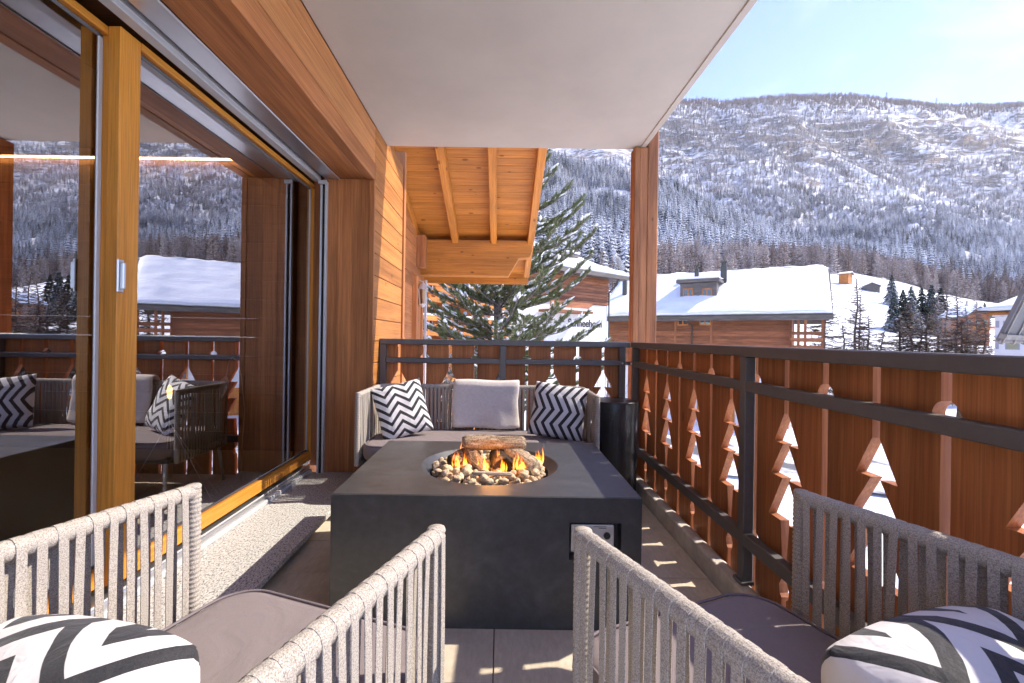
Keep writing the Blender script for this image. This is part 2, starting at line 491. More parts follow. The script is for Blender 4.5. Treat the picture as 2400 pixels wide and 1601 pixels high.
# handle on the meeting stile (px 263-285, y 648-710)
hy, hz = 1.706, 1.33
dch('handle', -1.4315, -1.4235, hy-0.016, hy+0.012, hz-0.062, hz+0.062, ALU, 0.004)
dch('handle_grip', -1.423, -1.408, hy-0.010, hy+0.004, hz-0.05, hz+0.05, ALU, 0.003)

# ---------------------------------------------------------------- the room behind the glass
RX = -5.6
room_floor = box('interior_floor', RX, -1.625, YB0, 4.02, 0.02, 0.10, plain('interior_tile', (0.24, 0.21, 0.18), 0.35, nscale=4, namt=0.15), bev=0, label='dark stone floor of the room behind the glass', kind='structure')
box('interior_ceiling', RX, -1.41, YB0, 4.02, 2.70, 2.78, plain('interior_ceiling', (0.42, 0.38, 0.34), 0.9), bev=0, label='ceiling of the room behind the glass', kind='structure')
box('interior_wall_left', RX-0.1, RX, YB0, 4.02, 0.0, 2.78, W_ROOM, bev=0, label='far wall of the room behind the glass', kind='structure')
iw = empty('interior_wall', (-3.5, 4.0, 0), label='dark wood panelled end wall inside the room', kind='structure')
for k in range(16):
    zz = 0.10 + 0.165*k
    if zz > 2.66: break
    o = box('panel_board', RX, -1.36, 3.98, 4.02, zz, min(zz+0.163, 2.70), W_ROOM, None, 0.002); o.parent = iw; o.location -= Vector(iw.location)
box('interior_wall_rear', RX, -1.2, YB0-0.1, YB0, 0.0, 2.9, W_ROOM, bev=0, label='rear wall of the room', kind='structure')
box('interior_jamb', -1.36, -1.10, 3.551, 3.98, 0.0, 2.69, W_STAIN['z'], bev=0, label='solid wall core behind the timber post', kind='structure')
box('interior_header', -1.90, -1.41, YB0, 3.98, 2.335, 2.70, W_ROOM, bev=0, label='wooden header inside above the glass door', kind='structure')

def emit(name, col, strength):
    m, nt, ns, ls, b = nmat(name)
    b.inputs['Base Color'].default_value = (*col, 1)
    b.inputs['Emission Color'].default_value = (*col, 1)
    b.inputs['Emission Strength'].default_value = strength
    return m
led = box('ceiling_light_strip', RX+.3, -1.95, 3.935, 3.960, 2.625, 2.632, emit('led_strip', (1.0, 0.62, 0.22), 7.0), bev=0,
          label='thin warm glowing light strip along the room wall', cat='light strip')
box('profile', RX+.3, -1.95, 3.915, 3.979, 2.6335, 2.699, W_ROOM, None, 0).parent = led  # block added above the strip, shaped to keep its glow off the wall
led.children[0].location -= led.location

# wire lamp with glowing bulb, standing inside
lamp = empty('wire_lamp', (-1.90, 2.62, 0.06), label='thin geometric wire lamp with a glowing bulb inside the room', cat='lamp')
mb = MB()
top = (0.0, 0.0, 0.55)
base = [(0.30*math.cos(a), 0.30*math.sin(a), 0.012) for a in [k*2*math.pi/6 for k in range(6)]]
for i, p in enumerate(base):
    mb.tube([p, top], 0.0016, 5); mb.tube([p, base[(i+1) % 6]], 0.0016, 5)
    mb.tube([base[i], (base[(i+2) % 6][0]*.5, base[(i+2) % 6][1]*.5, .28)], 0.0012, 5)
link('wire_frame', mb.mesh('wire_frame'), ALU, lamp)
link('bulb', MB().lathe([(0.001, 0.76), (0.010, 0.75), (0.014, 0.73), (0.012, 0.70), (0.008, 0.68), (0.001, 0.679)], 14).mesh('bulb', True), emit('bulb_glow', (1.0, 0.50, 0.12), 1.2), lamp)
link('stem', MB().tube([(0, 0, 0.548), (0, 0, 0.679)], 0.003, 8).mesh('stem'), ALU, lamp)
# dried seed head in front of the wall
df = empty('dried_stem', (-1.78, 3.10, 0.10), label='dried pale stem with drooping seed pod inside the window', cat='dried flower')
mb = MB().tube([(0.03, 0, 0.0), (0.03, 0, .25), (0.045, 0, .5), (0.02, 0, .72), (-0.01, 0, .83), (-.045, 0, .86), (-.07, 0, .82), (-.085, 0, .72)], 0.0035, 5)
link('stalk', mb.mesh('stalk'), plain('dry_stem', (0.40, 0.32, 0.20), 0.8), df)
link('pod', MB().lathe([(0.001, -.16), (.012, -.13), (.026, -.08), (.024, -.03), (.006, 0)], 10).mesh('pod', True), plain('dry_pod', (0.55, 0.46, 0.33), 0.8, nscale=80, namt=.4), df, loc=(-.086, 0, .73), rot=(0, 0.2, 0))

# ---------------------------------------------------------------- railings
G = 0.0135
def prof(kind):
    if kind == 'tree':
        return [(-0.2, G), (0.148, G), (0.160, 0.026), (0.190, 0.030), (0.222, G), (0.325, 0.016), (0.436, 0.026), (0.437, 0.105),
                (0.600, 0.018), (0.6005, 0.094), (0.731, 0.016), (0.7315, 0.073), (0.845, G), (1.06, G)]
    p = [(-0.2, G)]
    for cz, r in ((0.285, 0.036), (0.945, 0.037)):
        a0 = math.asin(G/r)
        for k in range(13):
            a = a0 + (math.pi-2*a0)*k/12
            p.append((cz - r*math.cos(a), r*math.sin(a)))
    return p + [(1.06, G)]
PITCH, PT = 0.2046, 0.034
def plank_mesh(ka, kb, pitch, axis, t):
    """plank centred between two slits, slit kinds ka (low side) and kb (high side)"""
    pa, pb = prof(ka), prof(kb)
    poly = [(-pitch/2+h, z) for z, h in pa] + [(pitch/2-h, z) for z, h in reversed(pb)]
    me = MB().prism(poly, axis, 0, t).mesh('plank')
    return me
def half_plank(kind, width, side, axis, t):
    p = prof(kind)
    if side > 0: poly = [(h, z) for z, h in p] + [(width, 1.06), (width, -0.2)]
    else: poly = [(-width, -0.2), (-width, 1.06)] + [(-h, z) for z, h in reversed(p)]
    return MB().prism(poly, axis, 0, t).mesh('plank')

# tall railing on the valley side, running in depth
rr = empty('long_railing', (1.05, 1.5, 0.097), label='long dark steel railing with brown planks cut into fir-tree shapes, facing the valley', cat='railing')
def rch(name, x0, x1, y0, y1, z0, z1, mat=STEEL, bev=0.004):
    o = box(name, x0, x1, y0, y1, z0, z1, mat, None, bev); o.parent = rr; o.location -= Vector(rr.location); return o
rch('top_rail', 1.030, 1.082, YB0, 3.600, 1.054, 1.098)
rch('middle_rail', 1.030, 1.072, YB0, 3.600, 0.908, 0.950)
rch('lower_rail', 1.030, 1.072, YB0, 3.600, 0.258, 0.312)
for yc in (3.545, 1.933, 0.33):
    p = rch('post', 1.0295, 1.0745, yc-0.024, yc+0.024, 0.099, 1.0535)
    if yc < 3:
        fo = box('foot_plate', 1.018, 1.075, yc-0.036, yc+0.036, 0.0985, 0.112, STEEL, None, 0.003); fo.parent = p; fo.location -= p.location + Vector(rr.location)
PX = 1.082
s0 = 1.102
slits = [(s0 + PITCH*k, 'round' if k % 2 == 0 else 'tree') for k in range(-9, 12)]
me_rt = plank_mesh('round', 'tree', PITCH, 'x', PT)
me_tr = plank_mesh('tree', 'round', PITCH, 'x', PT)
for (y, kd), (y2, kd2) in zip(slits, slits[1:]):
    o = link('plank', me_rt if kd == 'round' else me_tr, W_PLANK, rr, loc=(PX, (y+y2)/2, 0)); o.location -= Vector(rr.location)
o = link('plank', half_plank(slits[-1][1], 3.63-slits[-1][0], 1, 'x', PT), W_PLANK, rr, loc=(PX, slits[-1][0], 0)); o.location -= Vector(rr.location)

# end railing behind the sofa
rb = empty('end_railing', (0.0, 3.62, 0.0), label='dark steel end railing with cut-out brown planks behind the sofa', cat='railing')
def bch(name, x0, x1, y0, y1, z0, z1, mat=STEEL, bev=0.004):
    o = box(name, x0, x1, y0, y1, z0, z1, mat, None, bev); o.parent = rb; o.location -= Vector(rb.location); return o
bch('top_rail', -0.955, 1.0295, 3.598, 3.648, 1.0535, 1.0985)
bch('middle_rail', -0.905, 0.985, 3.600, 3.642, 0.908, 0.950)
bch('lower_rail', -0.905, 0.985, 3.600, 3.642, 0.258, 0.312)
for xa in (-0.955, -0.002, 0.945):
    bch('post', xa, xa+0.048, 3.598, 3.644, 0.0, 1.053)
br = bch('corner_bracket', 0.994, 1.028, 3.594, 3.600, 0.915, 0.943)
for bx_ in (0.968, 1.046):
    bo = link('bolt', MB().lathe([(0.0001, 0.006), (0.006, 0.005), (0.0085, 0)], 10).mesh('bolt'), ALU, rb, rot=(R(90), 0, 0)); bo.location = Vector((bx_, 3.5975 if bx_ < 1 else 3.52, 0.929)) - Vector(rb.location)
    if bx_ > 1: bo.rotation_euler = (0, R(-90), 0); bo.location = Vector((1.0295, 3.57, 0.929)) - Vector(rb.location)
bslits = [(0.828 - 0.2047*k, 'tree' if k % 2 == 0 else 'round') for k in range(9)][::-1]
bm_a = plank_mesh('tree', 'round', 0.2047, 'y', PT)
bm_b = plank_mesh('round', 'tree', 0.2047, 'y', PT)
for (x, kd), (x2, kd2) in zip(bslits, bslits[1:]):
    o = link('plank', bm_a if kd == 'tree' else bm_b, W_PLANK, rb, loc=((x+x2)/2, 3.650, 0)); o.location -= Vector(rb.location)
o = link('plank', half_plank('tree', 0.13, -1, 'y', PT), W_PLANK, rb, loc=(bslits[0][0], 3.650, 0)); o.location -= Vector(rb.location)
o = link('plank', half_plank('tree', 0.165, 1, 'y', PT), W_PLANK, rb, loc=(bslits[-1][0], 3.650, 0)); o.location -= Vector(rb.location)

# corner timber post carrying the slab (two laminated halves)
cp = empty('corner_timber_post', (1.17, 3.75, -0.5), label='weathered timber corner post rising from the railing to the slab', cat='post')
def cch(name, *a, bev=0.006):
    o = box(name, *a, W_POST, None, bev); o.parent = cp; o.location -= Vector(cp.location); return o
cch('lamella', 1.112, 1.175, 3.690, 3.805, -0.5, 2.678, bev=0.004)
cch('lamella', 1.1755, 1.262, 3.688, 3.800, -0.5, 2.86, bev=0.006)
cch('lamella', 1.068, 1.1115, 3.684, 3.803, -0.5, 2.680, bev=0.004)
# ================================================================ furniture
random.seed(7)
ROPE = speckle('heather_rope', (0.20, 0.175, 0.148), (0.49, 0.440, 0.385), 480, 0.33, 0.60, 0.9, bstr=0.5, bdist=0.0015)
CUSHION = speckle('taupe_cushion', (0.175, 0.145, 0.148), (0.25, 0.213, 0.215), 900, 0.3, 0.7, 0.9, bstr=0.25, bdist=0.0006)
_nt = CUSHION.node_tree; _b = _nt.nodes['Principled BSDF']; _bn = [n for n in _nt.nodes if n.type == 'BUMP'][0]
_tc = _nt.nodes.new('ShaderNodeTexCoord'); _n2 = noise_node(_nt.nodes, _nt.links, _tc.outputs['Object'], 7, 3, .5, .9)
_b2 = _nt.nodes.new('ShaderNodeBump'); _b2.inputs['Strength'].default_value = .35; _b2.inputs['Distance'].default_value = .02
_nt.links.new(_n2.outputs[0], _b2.inputs['Height']); _nt.links.new(_bn.outputs[0], _b2.inputs['Normal']); _nt.links.new(_b2.outputs[0], _b.inputs['Normal'])
PIPING = plain('cushion_piping', (0.17, 0.14, 0.15), 0.85)
FRAME = plain('chair_frame', (0.05, 0.05, 0.055), 0.4)

def chevron_mat(name, nx, ny, amp, vert=False, offs=0.0):
    m, nt, ns, ls, b = nmat(name)
    uv = ns.new('ShaderNodeUVMap')
    sp = ns.new('ShaderNodeSeparateXYZ'); ls.new(uv.outputs[0], sp.inputs[0])
    u, v = (sp.outputs[1], sp.outputs[0]) if vert else (sp.outputs[0], sp.outputs[1])
    def M(op, a, c=None):
        n = ns.new('ShaderNodeMath'); n.operation = op
        for i, x in enumerate((a, c)):
            if x is None: continue
            if hasattr(x, 'links'): ls.new(x, n.inputs[i])
            else: n.inputs[i].default_value = x
        return n.outputs[0]
    tri = M('PINGPONG', M('MULTIPLY', u, nx*2.0), 1.0)
    h = M('ADD', M('MULTIPLY', v, ny), M('MULTIPLY', tri, amp))
    st = M('FRACT', M('ADD', h, offs))
    s = M('MULTIPLY', M('SUBTRACT', st, 0.56), 60)
    s2 = M('MULTIPLY', M('SUBTRACT', 1.0, st), 60)
    mk = M('MINIMUM', s, s2)
    cl = ns.new('ShaderNodeClamp'); ls.new(mk, cl.inputs[0])
    tc = ns.new('ShaderNodeTexCoord')
    n1 = noise_node(ns, ls, tc.outputs['Object'], 500, 2)
    blk = ramp(ns, [(0.3, (0.020, 0.020, 0.024)), (0.7, (0.040, 0.040, 0.045))]); ls.new(n1.outputs[0], blk.inputs[0])
    col = mixrgb(ns, ls, cl.outputs[0], (0.66, 0.64, 0.65), blk.outputs[0])
    ls.new(col, b.inputs['Base Color'])
    b.inputs['Roughness'].default_value = 0.75; b.inputs['Sheen Weight'].default_value = 0.15
    b.inputs['Specular IOR Level'].default_value = 0.25
    n2 = noise_node(ns, ls, tc.outputs['Object'], 17, 3, 0.5, 0.8)
    n3 = noise_node(ns, ls, tc.outputs['Object'], 700, 2)
    bp = bump(ns, ls, n2.outputs[0], 0.35, 0.02, b)
    return m

def pillow_mesh(w, h, t, seed, n=34, pinch=0.10, crease=0.008, dent=None, rnd_c=0.04, pucker=.005):
    me = bpy.data.meshes.new('pillow')
    vs_, fs_, uvs = [], [], []
    def surf(i, j, side):
        u, v = 2*i/n-1, 2*j/n-1
        prof_ = max(0.0, (1-abs(u)**2.6)*(1-abs(v)**2.6))**0.55
        # edges pulled in between the corners
        x = u*w/2*(1 - pinch*(1-abs(v)**2)*abs(u)**1.5)
        y = v*h/2*(1 - pinch*(1-abs(u)**2)*abs(v)**1.5)
        rc_ = 1 - rnd_c*(abs(u)*abs(v))**2.2*2.2
        x *= rc_; y *= rc_
        zz = t/2*prof_
        nn = mnoise.fractal(Vector((x*7+seed*3.1, y*7, side*2.0+seed)), 0.8, 2.0, 3)
        zz += crease*nn*min(1, prof_*2.5)
        # radial puckers from the corners
        for cx, cy in ((-1, -1), (1, -1), (-1, 1), (1, 1)):
            d = math.hypot(u-cx, v-cy)
            if d < 0.9:
                a = math.atan2(v-cy, u-cx)
                zz += pucker*math.sin(a*16+seed)*(1-d/0.9)*min(1, d*4)*min(1, prof_*4)
        if dent:
            du, dv, dr, dd = dent
            d = math.hypot(u-du, v-dv)
            zz -= dd*math.exp(-(d/dr)**2)
        return (x, y, side*zz)
    for side in (1, -1):
        o = len(vs_)
        for j in range(n+1):
            for i in range(n+1):
                vs_.append(surf(i, j, side))
        for j in range(n):
            for i in range(n):
                q = (o+j*(n+1)+i, o+j*(n+1)+i+1, o+(j+1)*(n+1)+i+1, o+(j+1)*(n+1)+i)
                fs_.append(q if side > 0 else q[::-1])
    me.from_pydata(vs_, [], fs_)
    ul = me.uv_layers.new(name='UVMap')
    m2 = (n+1)*(n+1)
    for poly in me.polygons:
        for li in poly.loop_indices:
            k = me.loops[li].vertex_index % m2
            ul.data[li].uv = ((k % (n+1))/n, (k//(n+1))/n)
    bm = bmesh.new(); bm.from_mesh(me)
    bmesh.ops.remove_doubles(bm, verts=bm.verts, dist=0.0004)
    bm.to_mesh(me); bm.free()
    me.polygons.foreach_set('use_smooth', [True]*len(me.polygons))
    return me

def rounded_slab(name, w, d, z0, z1, rc, re, yfront_r=None):
    """cushion: rounded-corner outline with a bulged edge"""
    out = []
    n = 8
    for cx, cy, a0, r in ((w/2-rc, d/2-rc, 0, rc), (-w/2+rc, d/2-rc, 90, rc), (-w/2+rc*.6, -d/2+rc*.6, 180, rc*.6), (w/2-rc*.6, -d/2+rc*.6, 270, rc*.6)):
        for k in range(n+1):
            a = R(a0+90*k/n); out.append((cx+r*math.cos(a), cy+r*math.sin(a)))
    N = len(out)
    h = z1-z0
    rings = []
    prof_ = [(-0.5, 0.02, 0), (-re*.7, 0.0, .06), (-re*.25, 0, .2), (0.0, 0, .42), (0.0, 0, .60), (-re*.10, 0, .78), (-re*.34, 0, .92), (-re*.75, 0, .99), (-re*1.4, 0, 1.012), ('s', .80, 1.03), ('s', .55, 1.045), ('s', .25, 1.055)]
    mb = MB()
    vs_, fs_ = [], []
    c = Vector((0, 0))
    for off, _, zf in prof_:
        for i, (x, y) in enumerate(out):
            p = Vector((x, y)); pv = Vector(out[i-1]); nx = Vector(out[(i+1) % N])
            t = (nx-pv).normalized(); nr = Vector((t.y, -t.x))
            if off == 's': q = p*_*(1-re*1.4/(w/2))
            elif off <= -0.4: q = p*0.96
            else: q = p + nr*off
            vs_.append((q.x, q.y, z0+h*zf))
    L = len(prof_)
    for k in range(L-1):
        for i in range(N):
            a0, a1 = k*N+i, k*N+(i+1) % N
            fs_.append((a0, a1, a1+N, a0+N))
    vs_.append((0, 0, z0+h*1.057)); ci = len(vs_)-1
    for i in range(N): fs_.append(((L-1)*N+i, (L-1)*N+(i+1) % N, ci))
    fs_.append(tuple(reversed(range(N))))
    mb.add(vs_, fs_)
    return mb.mesh(name, True)

H_TOP, H_BOT = 0.745, 0.315
RAIL_R = 0.0185
def strap_mesh(seed):
    """one flat band looped over the top rail and under the lower one"""
    rnd = random.Random(seed)
    w = 0.0078
    pr = []
    ro = RAIL_R-0.0006
    tw = rnd.uniform(-.004, .004); bow = rnd.uniform(-.0025, .0025)
    nz = 7
    for k in range(nz+1):
        f = k/nz
        pr.append((ro, H_BOT+(H_TOP-H_BOT)*f, f))
    for k in range(1, 8):
        a = math.pi*k/8; pr.append((ro*math.cos(a), H_TOP+ro*math.sin(a), 1.0))
    for k in range(nz+1):
        f = 1-k/nz
        pr.append((-ro, H_BOT+(H_TOP-H_BOT)*f, f))
    for k in range(1, 8):
        a = math.pi+math.pi*k/8; pr.append((ro*math.cos(a), H_BOT+ro*math.sin(a), 0.0))
    n = len(pr)
    vs_, fs_ = [], []
    th = 0.0014
    for i, (y, z, f) in enumerate(pr):
        py, pz, _ = pr[i-1]; ny_, nz_, _ = pr[(i+1) % n]
        t = Vector((ny_-py, nz_-pz)).normalized(); nr = Vector((t.y, -t.x))
        s = math.sin(f*math.pi)
        x = tw*s
        yo = bow*s*(1 if y > 0 else -1)
        for (dx, dn) in ((-w, 0), (-w*.93, th), (w*.93, th), (w, 0)):
            vs_.append((x+dx, y+yo+nr.x*dn, z+nr.y*dn))
    for i in range(n):
        j = (i+1) % n
        for k in range(3):
            fs_.append((i*4+k, i*4+k+1, j*4+k+1, j*4+k))
        fs_.append((i*4+3, i*4, j*4, j*4+3))
    me = MB().add(vs_, fs_).mesh('strap')
    return me
STRAPS = [strap_mesh(i) for i in range(6)]
for me_ in STRAPS: me_.materials.append(ROPE)

def u_path(w, L, rc, step):
    """points + outward angle along a U: front left -> back -> front right"""
    segs = []
    pts = []
    y_b = -L
    tot = [(-w/2, 0), (-w/2, y_b+rc)]
    def ln(a, b2):
        n = max(1, int(math.dist(a, b2)/step))
        return [(a[0]+(b2[0]-a[0])*k/n, a[1]+(b2[1]-a[1])*k/n) for k in range(n)]
    pts += ln(*tot)
    na = max(3, int(rc*math.pi/2/step))
    for k in range(na): a = math.pi+math.pi/2*k/na; pts.append((-w/2+rc+rc*math.cos(a), y_b+rc+rc*math.sin(a)))
    pts += ln((-w/2+rc, y_b), (w/2-rc, y_b))
    for k in range(na): a = 1.5*math.pi+math.pi/2*k/na; pts.append((w/2-rc+rc*math.cos(a), y_b+rc+rc*math.sin(a)))
    pts += ln((w/2, y_b+rc), (w/2, 0)) + [(w/2, 0)]
    return pts

def wrapped_tube(pts3, r, ring=0.0062, amp=0.0005, n=10, seed=0):
    """tube wound with cord: a bulge for every turn"""
    P = [Vector(p) for p in pts3]
    L = [0.0]
    for a, b2 in zip(P, P[1:]): L.append(L[-1]+(b2-a).length)
    tot = L[-1]; turns = max(2, int(tot/(ring*3))); m = turns*4
    out, rad = [], []
    rnd = random.Random(seed)
    ta = [rnd.uniform(.6, 1.4) for _ in range(turns+1)]
    j = 0
    for k in range(m+1):
        d = tot*k/m
        while j < len(L)-2 and L[j+1] < d: j += 1
        f = (d-L[j])/max(1e-9, L[j+1]-L[j])
        out.append(P[j].lerp(P[j+1], min(1, f)))
        ph = (k % 4)
        rad.append(r + amp*ta[k//4]*(-1.0 if ph == 0 else (0.6 if ph in (1, 3) else 1.0)))
    return MB().tube(out, rad, n)

def rope_seat(name, w, L, loc, rz, label, cat, group=None, rc=0.13, pitch=0.0285, cush_front=0.12, seed=0, cz=0.482):
    t = empty(name, loc, rz, label=label, cat=cat)
    if group: t['group'] = group
    path = u_path(w, L, rc, 0.02)
    top = [(x, y, H_TOP) for x, y in path]
    link('top_rail', wrapped_tube(top, RAIL_R, seed=seed).mesh('top_rail', True), ROPE, t)
    link('lower_rail', MB().tube([(x, y, H_BOT) for x, y in path], 0.014, 8).mesh('lower_rail', True), FRAME, t)
    for s in (-1, 1):
        link('front_post', wrapped_tube([(s*w/2, 0.002, H_BOT-0.015), (s*w/2, 0.002, H_TOP+RAIL_R*.9)], 0.0165, ring=0.0036, amp=.0010, seed=seed+s).mesh('front_post', True), ROPE, t)
    # straps along the path
    acc, nxt = 0.0, 0.030
    rnd = random.Random(seed)
    for a, b2 in zip(path, path[1:]):
        d = math.dist(a, b2)
        while acc + d >= nxt:
            f = (nxt-acc)/d
            x, y = a[0]+(b2[0]-a[0])*f, a[1]+(b2[1]-a[1])*f
            ang = math.atan2(b2[1]-a[1], b2[0]-a[0])
            link('strap', rnd.choice(STRAPS), None, t, loc=(x, y, 0), rot=(0, 0, ang + rnd.uniform(-.07, .07)))
            nxt += pitch*rnd.uniform(.9, 1.1)
        acc += d
    # seat
    dcu = L - 0.035 + cush_front
    cu = link('seat_cushion', rounded_slab('seat_cushion', w-0.052, dcu, 0.325, cz, 0.10, 0.03), CUSHION, t, loc=(0, (cush_front - (L-0.035))/2, 0))
    out = []
    W2, D2, rc2 = (w-0.052)/2-0.012, dcu/2-0.012, 0.09
    for cx, cy, a0, r in ((W2-rc2, D2-rc2, 0, rc2), (-W2+rc2, D2-rc2, 90, rc2), (-W2+rc2*.6, -D2+rc2*.6, 180, rc2*.6), (W2-rc2*.6, -D2+rc2*.6, 270, rc2*.6)):
        for k in range(9):
            a = R(a0+90*k/8); out.append((cx+r*math.cos(a), cy+r*math.sin(a), cz-.0035))
    out.append(out[0])
    link('piping', MB().tube(out, 0.0035, 6, cap=False).mesh('piping', True), PIPING, cu)
    base = MB()
    base.box(-w/2+0.03, w/2-0.03, -L+0.03, cush_front-0.02, 0.300, 0.323)
    link('seat_base', bevel_mesh(base.mesh('seat_base'), 0.006), FRAME, t)
    for sx in (-1, 1):
        for y_, fy in ((0.03, 0.05), (-L+0.06, -0.03)):
            link('leg', MB().tube([(sx*(w/2-0.05), y_, 0.302), (sx*(w/2-0.02), y_+fy, 0.0005)], [0.013, 0.010], 10).mesh('leg', True), ALU_PAINT, t)
    return t

rope_seat('rope_armchair', 0.645, 0.62, (-0.419, 0.964, 0), R(-20), 'grey rope armchair beside the granite step, turned towards the fire table', 'armchair', 'rope armchairs', seed=1)
rope_seat('rope_armchair', 0.62, 0.62, (0.447, 0.975, 0), R(23), 'grey rope armchair beside the railing, turned towards the fire table', 'armchair', 'rope armchairs', seed=2)
rope_seat('rope_sofa', 1.505, 0.56, (-0.138, 2.86, 0), math.pi, 'grey rope two-seat sofa against the end railing', 'sofa', seed=3, cush_front=0.05, rc=0.10, cz=0.435)

def pillow(label, mat, loc, rot, w=0.42, h=0.42, t=0.15, seed=1, dent=None, pinch=0.1, rnd_c=.03):
    o = link('chevron_pillow', pillow_mesh(w, h, t, seed, n=48 if t > .2 else 34, dent=dent, pinch=pinch, rnd_c=rnd_c, pucker=.0012 if t > .2 else .005), mat, label=label, cat='pillow', group='chevron pillows')
    o.location = loc; o.rotation_euler = rot
    return o
CH_A = chevron_mat('chevron_sofa_a', 2.4, 6.2, 1.10)
CH_B = chevron_mat('chevron_sofa_b', 2.0, 6.6, 1.0, vert=True)
CH_C = chevron_mat('chevron_chair_a', 2.0, 6.4, 1.2, offs=0.45)
CH_D = chevron_mat('chevron_chair_b', 2.4, 6.4, 1.1, offs=0.3)
def rot_m(*rots):
    m = Matrix.Identity(3)
    for ax, a in rots: m = m @ Matrix.Rotation(R(a), 3, ax)
    return m.to_euler()
# pillow local: x width, y height, z thickness (front = +z)
pillow('black and white chevron pillow tilted in the sofa corner by the timber wall', CH_A, (-0.665, 3.115, 0.618), rot_m(('Z', 24), ('X', 70), ('Z', 12)), 0.375, 0.40, 0.13, 3)
pillow('black and white chevron pillow with upright zigzags in the sofa corner by the black cylinder', CH_B, (0.405, 3.13, 0.618), rot_m(('Z', -12), ('X', 74), ('Z', -7)), 0.40, 0.40, 0.13, 5)
pillow('big black and white chevron pillow on the armchair beside the granite step', CH_C, (-0.652, 0.60, 0.487), rot_m(('Z', -20), ('X', 52), ('Z', 6)), 0.45, 0.45, 0.27, 8, pinch=.03, rnd_c=.05)
pillow('crumpled black and white chevron pillow on the armchair beside the railing', CH_D, (0.70, 0.60, 0.51), rot_m(('Z', 24), ('X', 52), ('Z', -4)), 0.46, 0.46, 0.29, 11, dent=(0.25, 0.45, .3, .025), pinch=.03, rnd_c=.05)

# folded throw hanging over the sofa back
def blanket():
    prof_ = [(3.452, 0.50), (3.450, 0.60), (3.448, 0.70), (3.444, 0.765), (3.430, 0.788), (3.408, 0.793), (3.385, 0.784), (3.370, 0.760), (3.366, 0.70), (3.352, 0.62), (3.340, 0.55), (3.332, 0.50), (3.328, 0.475), (3.340, 0.462)]
    x0, x1, n = -0.345, 0.142, 30
    fine = []
    for (a, b2) in zip(prof_, prof_[1:]):
        for k in range(3): fine.append((a[0]+(b2[0]-a[0])*k/3, a[1]+(b2[1]-a[1])*k/3))
    fine.append(prof_[-1])
    vs_, fs_ = [], []
    for j, (y, z) in enumerate(fine):
        for i in range(n+1):
            f = i/n
            x = x0+(x1-x0)*f
            k = mnoise.fractal(Vector((x*5, z*6, 3)), .8, 2, 3)
            low = max(0, (0.62-z)/0.16)
            e = min(f, 1-f)*n
            rnd_ = -0.016*math.exp(-e*.9)
            vs_.append((x + .006*math.sin(z*17) + k*.004, y - .014 - .012*k*low + rnd_*-1 - 0.010*low*math.sin(f*9+1), z + .004*math.sin(f*7) + k*.006*low))
    for j in range(len(fine)-1):
        for i in range(n):
            fs_.append((j*(n+1)+i, j*(n+1)+i+1, (j+1)*(n+1)+i+1, (j+1)*(n+1)+i))
    me = MB().add(vs_, fs_).mesh('blanket', True, recalc=False)
    o = link('folded_blanket', me, speckle('cream_fleece', (0.58, 0.52, 0.48), (0.68, 0.62, 0.58), 60, .3, .7, .95, bstr=.3, bdist=.003), label='cream fleece blanket folded over the sofa back', cat='blanket')
    m = o.modifiers.new('t', 'SOLIDIFY'); m.thickness = 0.022; m.offset = 0.0
    m2 = o.modifiers.new('s', 'SUBSURF'); m2.levels = 1; m2.render_levels = 1
blanket()

# ---------------------------------------------------------------- fire table
FX0, FX1, FY0, FY1, FH = -0.642, 0.553, 1.747, 2.650, 0.512
fcx, fcy = (FX0+FX1)/2, (FY0+FY1)/2
def fire_body_mat():
    m, nt, ns, ls, b = nmat('black_concrete')
    co = objcoord(ns, ls, False)
    n1 = noise_node(ns, ls, mapping(ns, ls, co, (2.2, 5, 3)), 1.6, 6, 0.62, 1.4)
    n2 = noise_node(ns, ls, co, 26, 5, 0.7, .3)
    sepn = ns.new('ShaderNodeNewGeometry')
    r = ramp(ns, [(0.35, (0.046, 0.046, 0.047)), (0.55, (0.056, 0.056, 0.057)), (0.72, (0.078, 0.078, 0.08)), (.85, (.15, .15, .15))]); ls.new(n1.outputs[0], r.inputs[0])
    r2 = ramp(ns, [(0.35, 0.8), (0.7, 1.15)]); ls.new(n2.outputs[0], r2.inputs[0])
    ls.new(mixrgb(ns, ls, 1.0, r.outputs[0], r2.outputs[0], 'MULTIPLY'), b.inputs['Base Color'])
    rr_ = ns.new('ShaderNodeMapRange'); rr_.inputs[3].default_value = 0.28; rr_.inputs[4].default_value = 0.5
    ls.new(n1.outputs[0], rr_.inputs[0]); ls.new(rr_.outputs[0], b.inputs['Roughness'])
    bump(ns, ls, n2.outputs[0], 0.06, 0.003, b)
    return m
FIREBLK = fire_body_mat()
ft = empty('fire_table', (fcx, fcy, 0), label='low black concrete fire table with a round bowl of stones', cat='fire table')
hw, hd = (FX1-FX0)/2, (FY1-FY0)/2
mb = MB()
# outer shell with a control recess in the front face
rx0, rx1, rz0, rz1 = 0.275-fcx, 0.475-fcx, 0.270, 0.412
def quad(*p): mb.add(p, [(0, 1, 2, 3)])
yf = -hd
for (a, b2, c, d) in ((-hw, rx0, 0, FH-.004), (rx1, hw, 0, FH-.004), (rx0, rx1, 0, rz0), (rx0, rx1, rz1, FH-.004)):
    quad((a, yf, c), (b2, yf, c), (b2, yf, d), (a, yf, d))
yi = yf+0.055
quad((rx0, yf, rz0), (rx1, yf, rz0), (rx1, yi, rz0), (rx0, yi, rz0)); quad((rx0, yf, rz1), (rx0, yi, rz1), (rx1, yi, rz1), (rx1, yf, rz1))
quad((rx0, yf, rz0), (rx0, yi, rz0), (rx0, yi, rz1), (rx0, yf, rz1)); quad((rx1, yf, rz0), (rx1, yf, rz1), (rx1, yi, rz1), (rx1, yi, rz0))
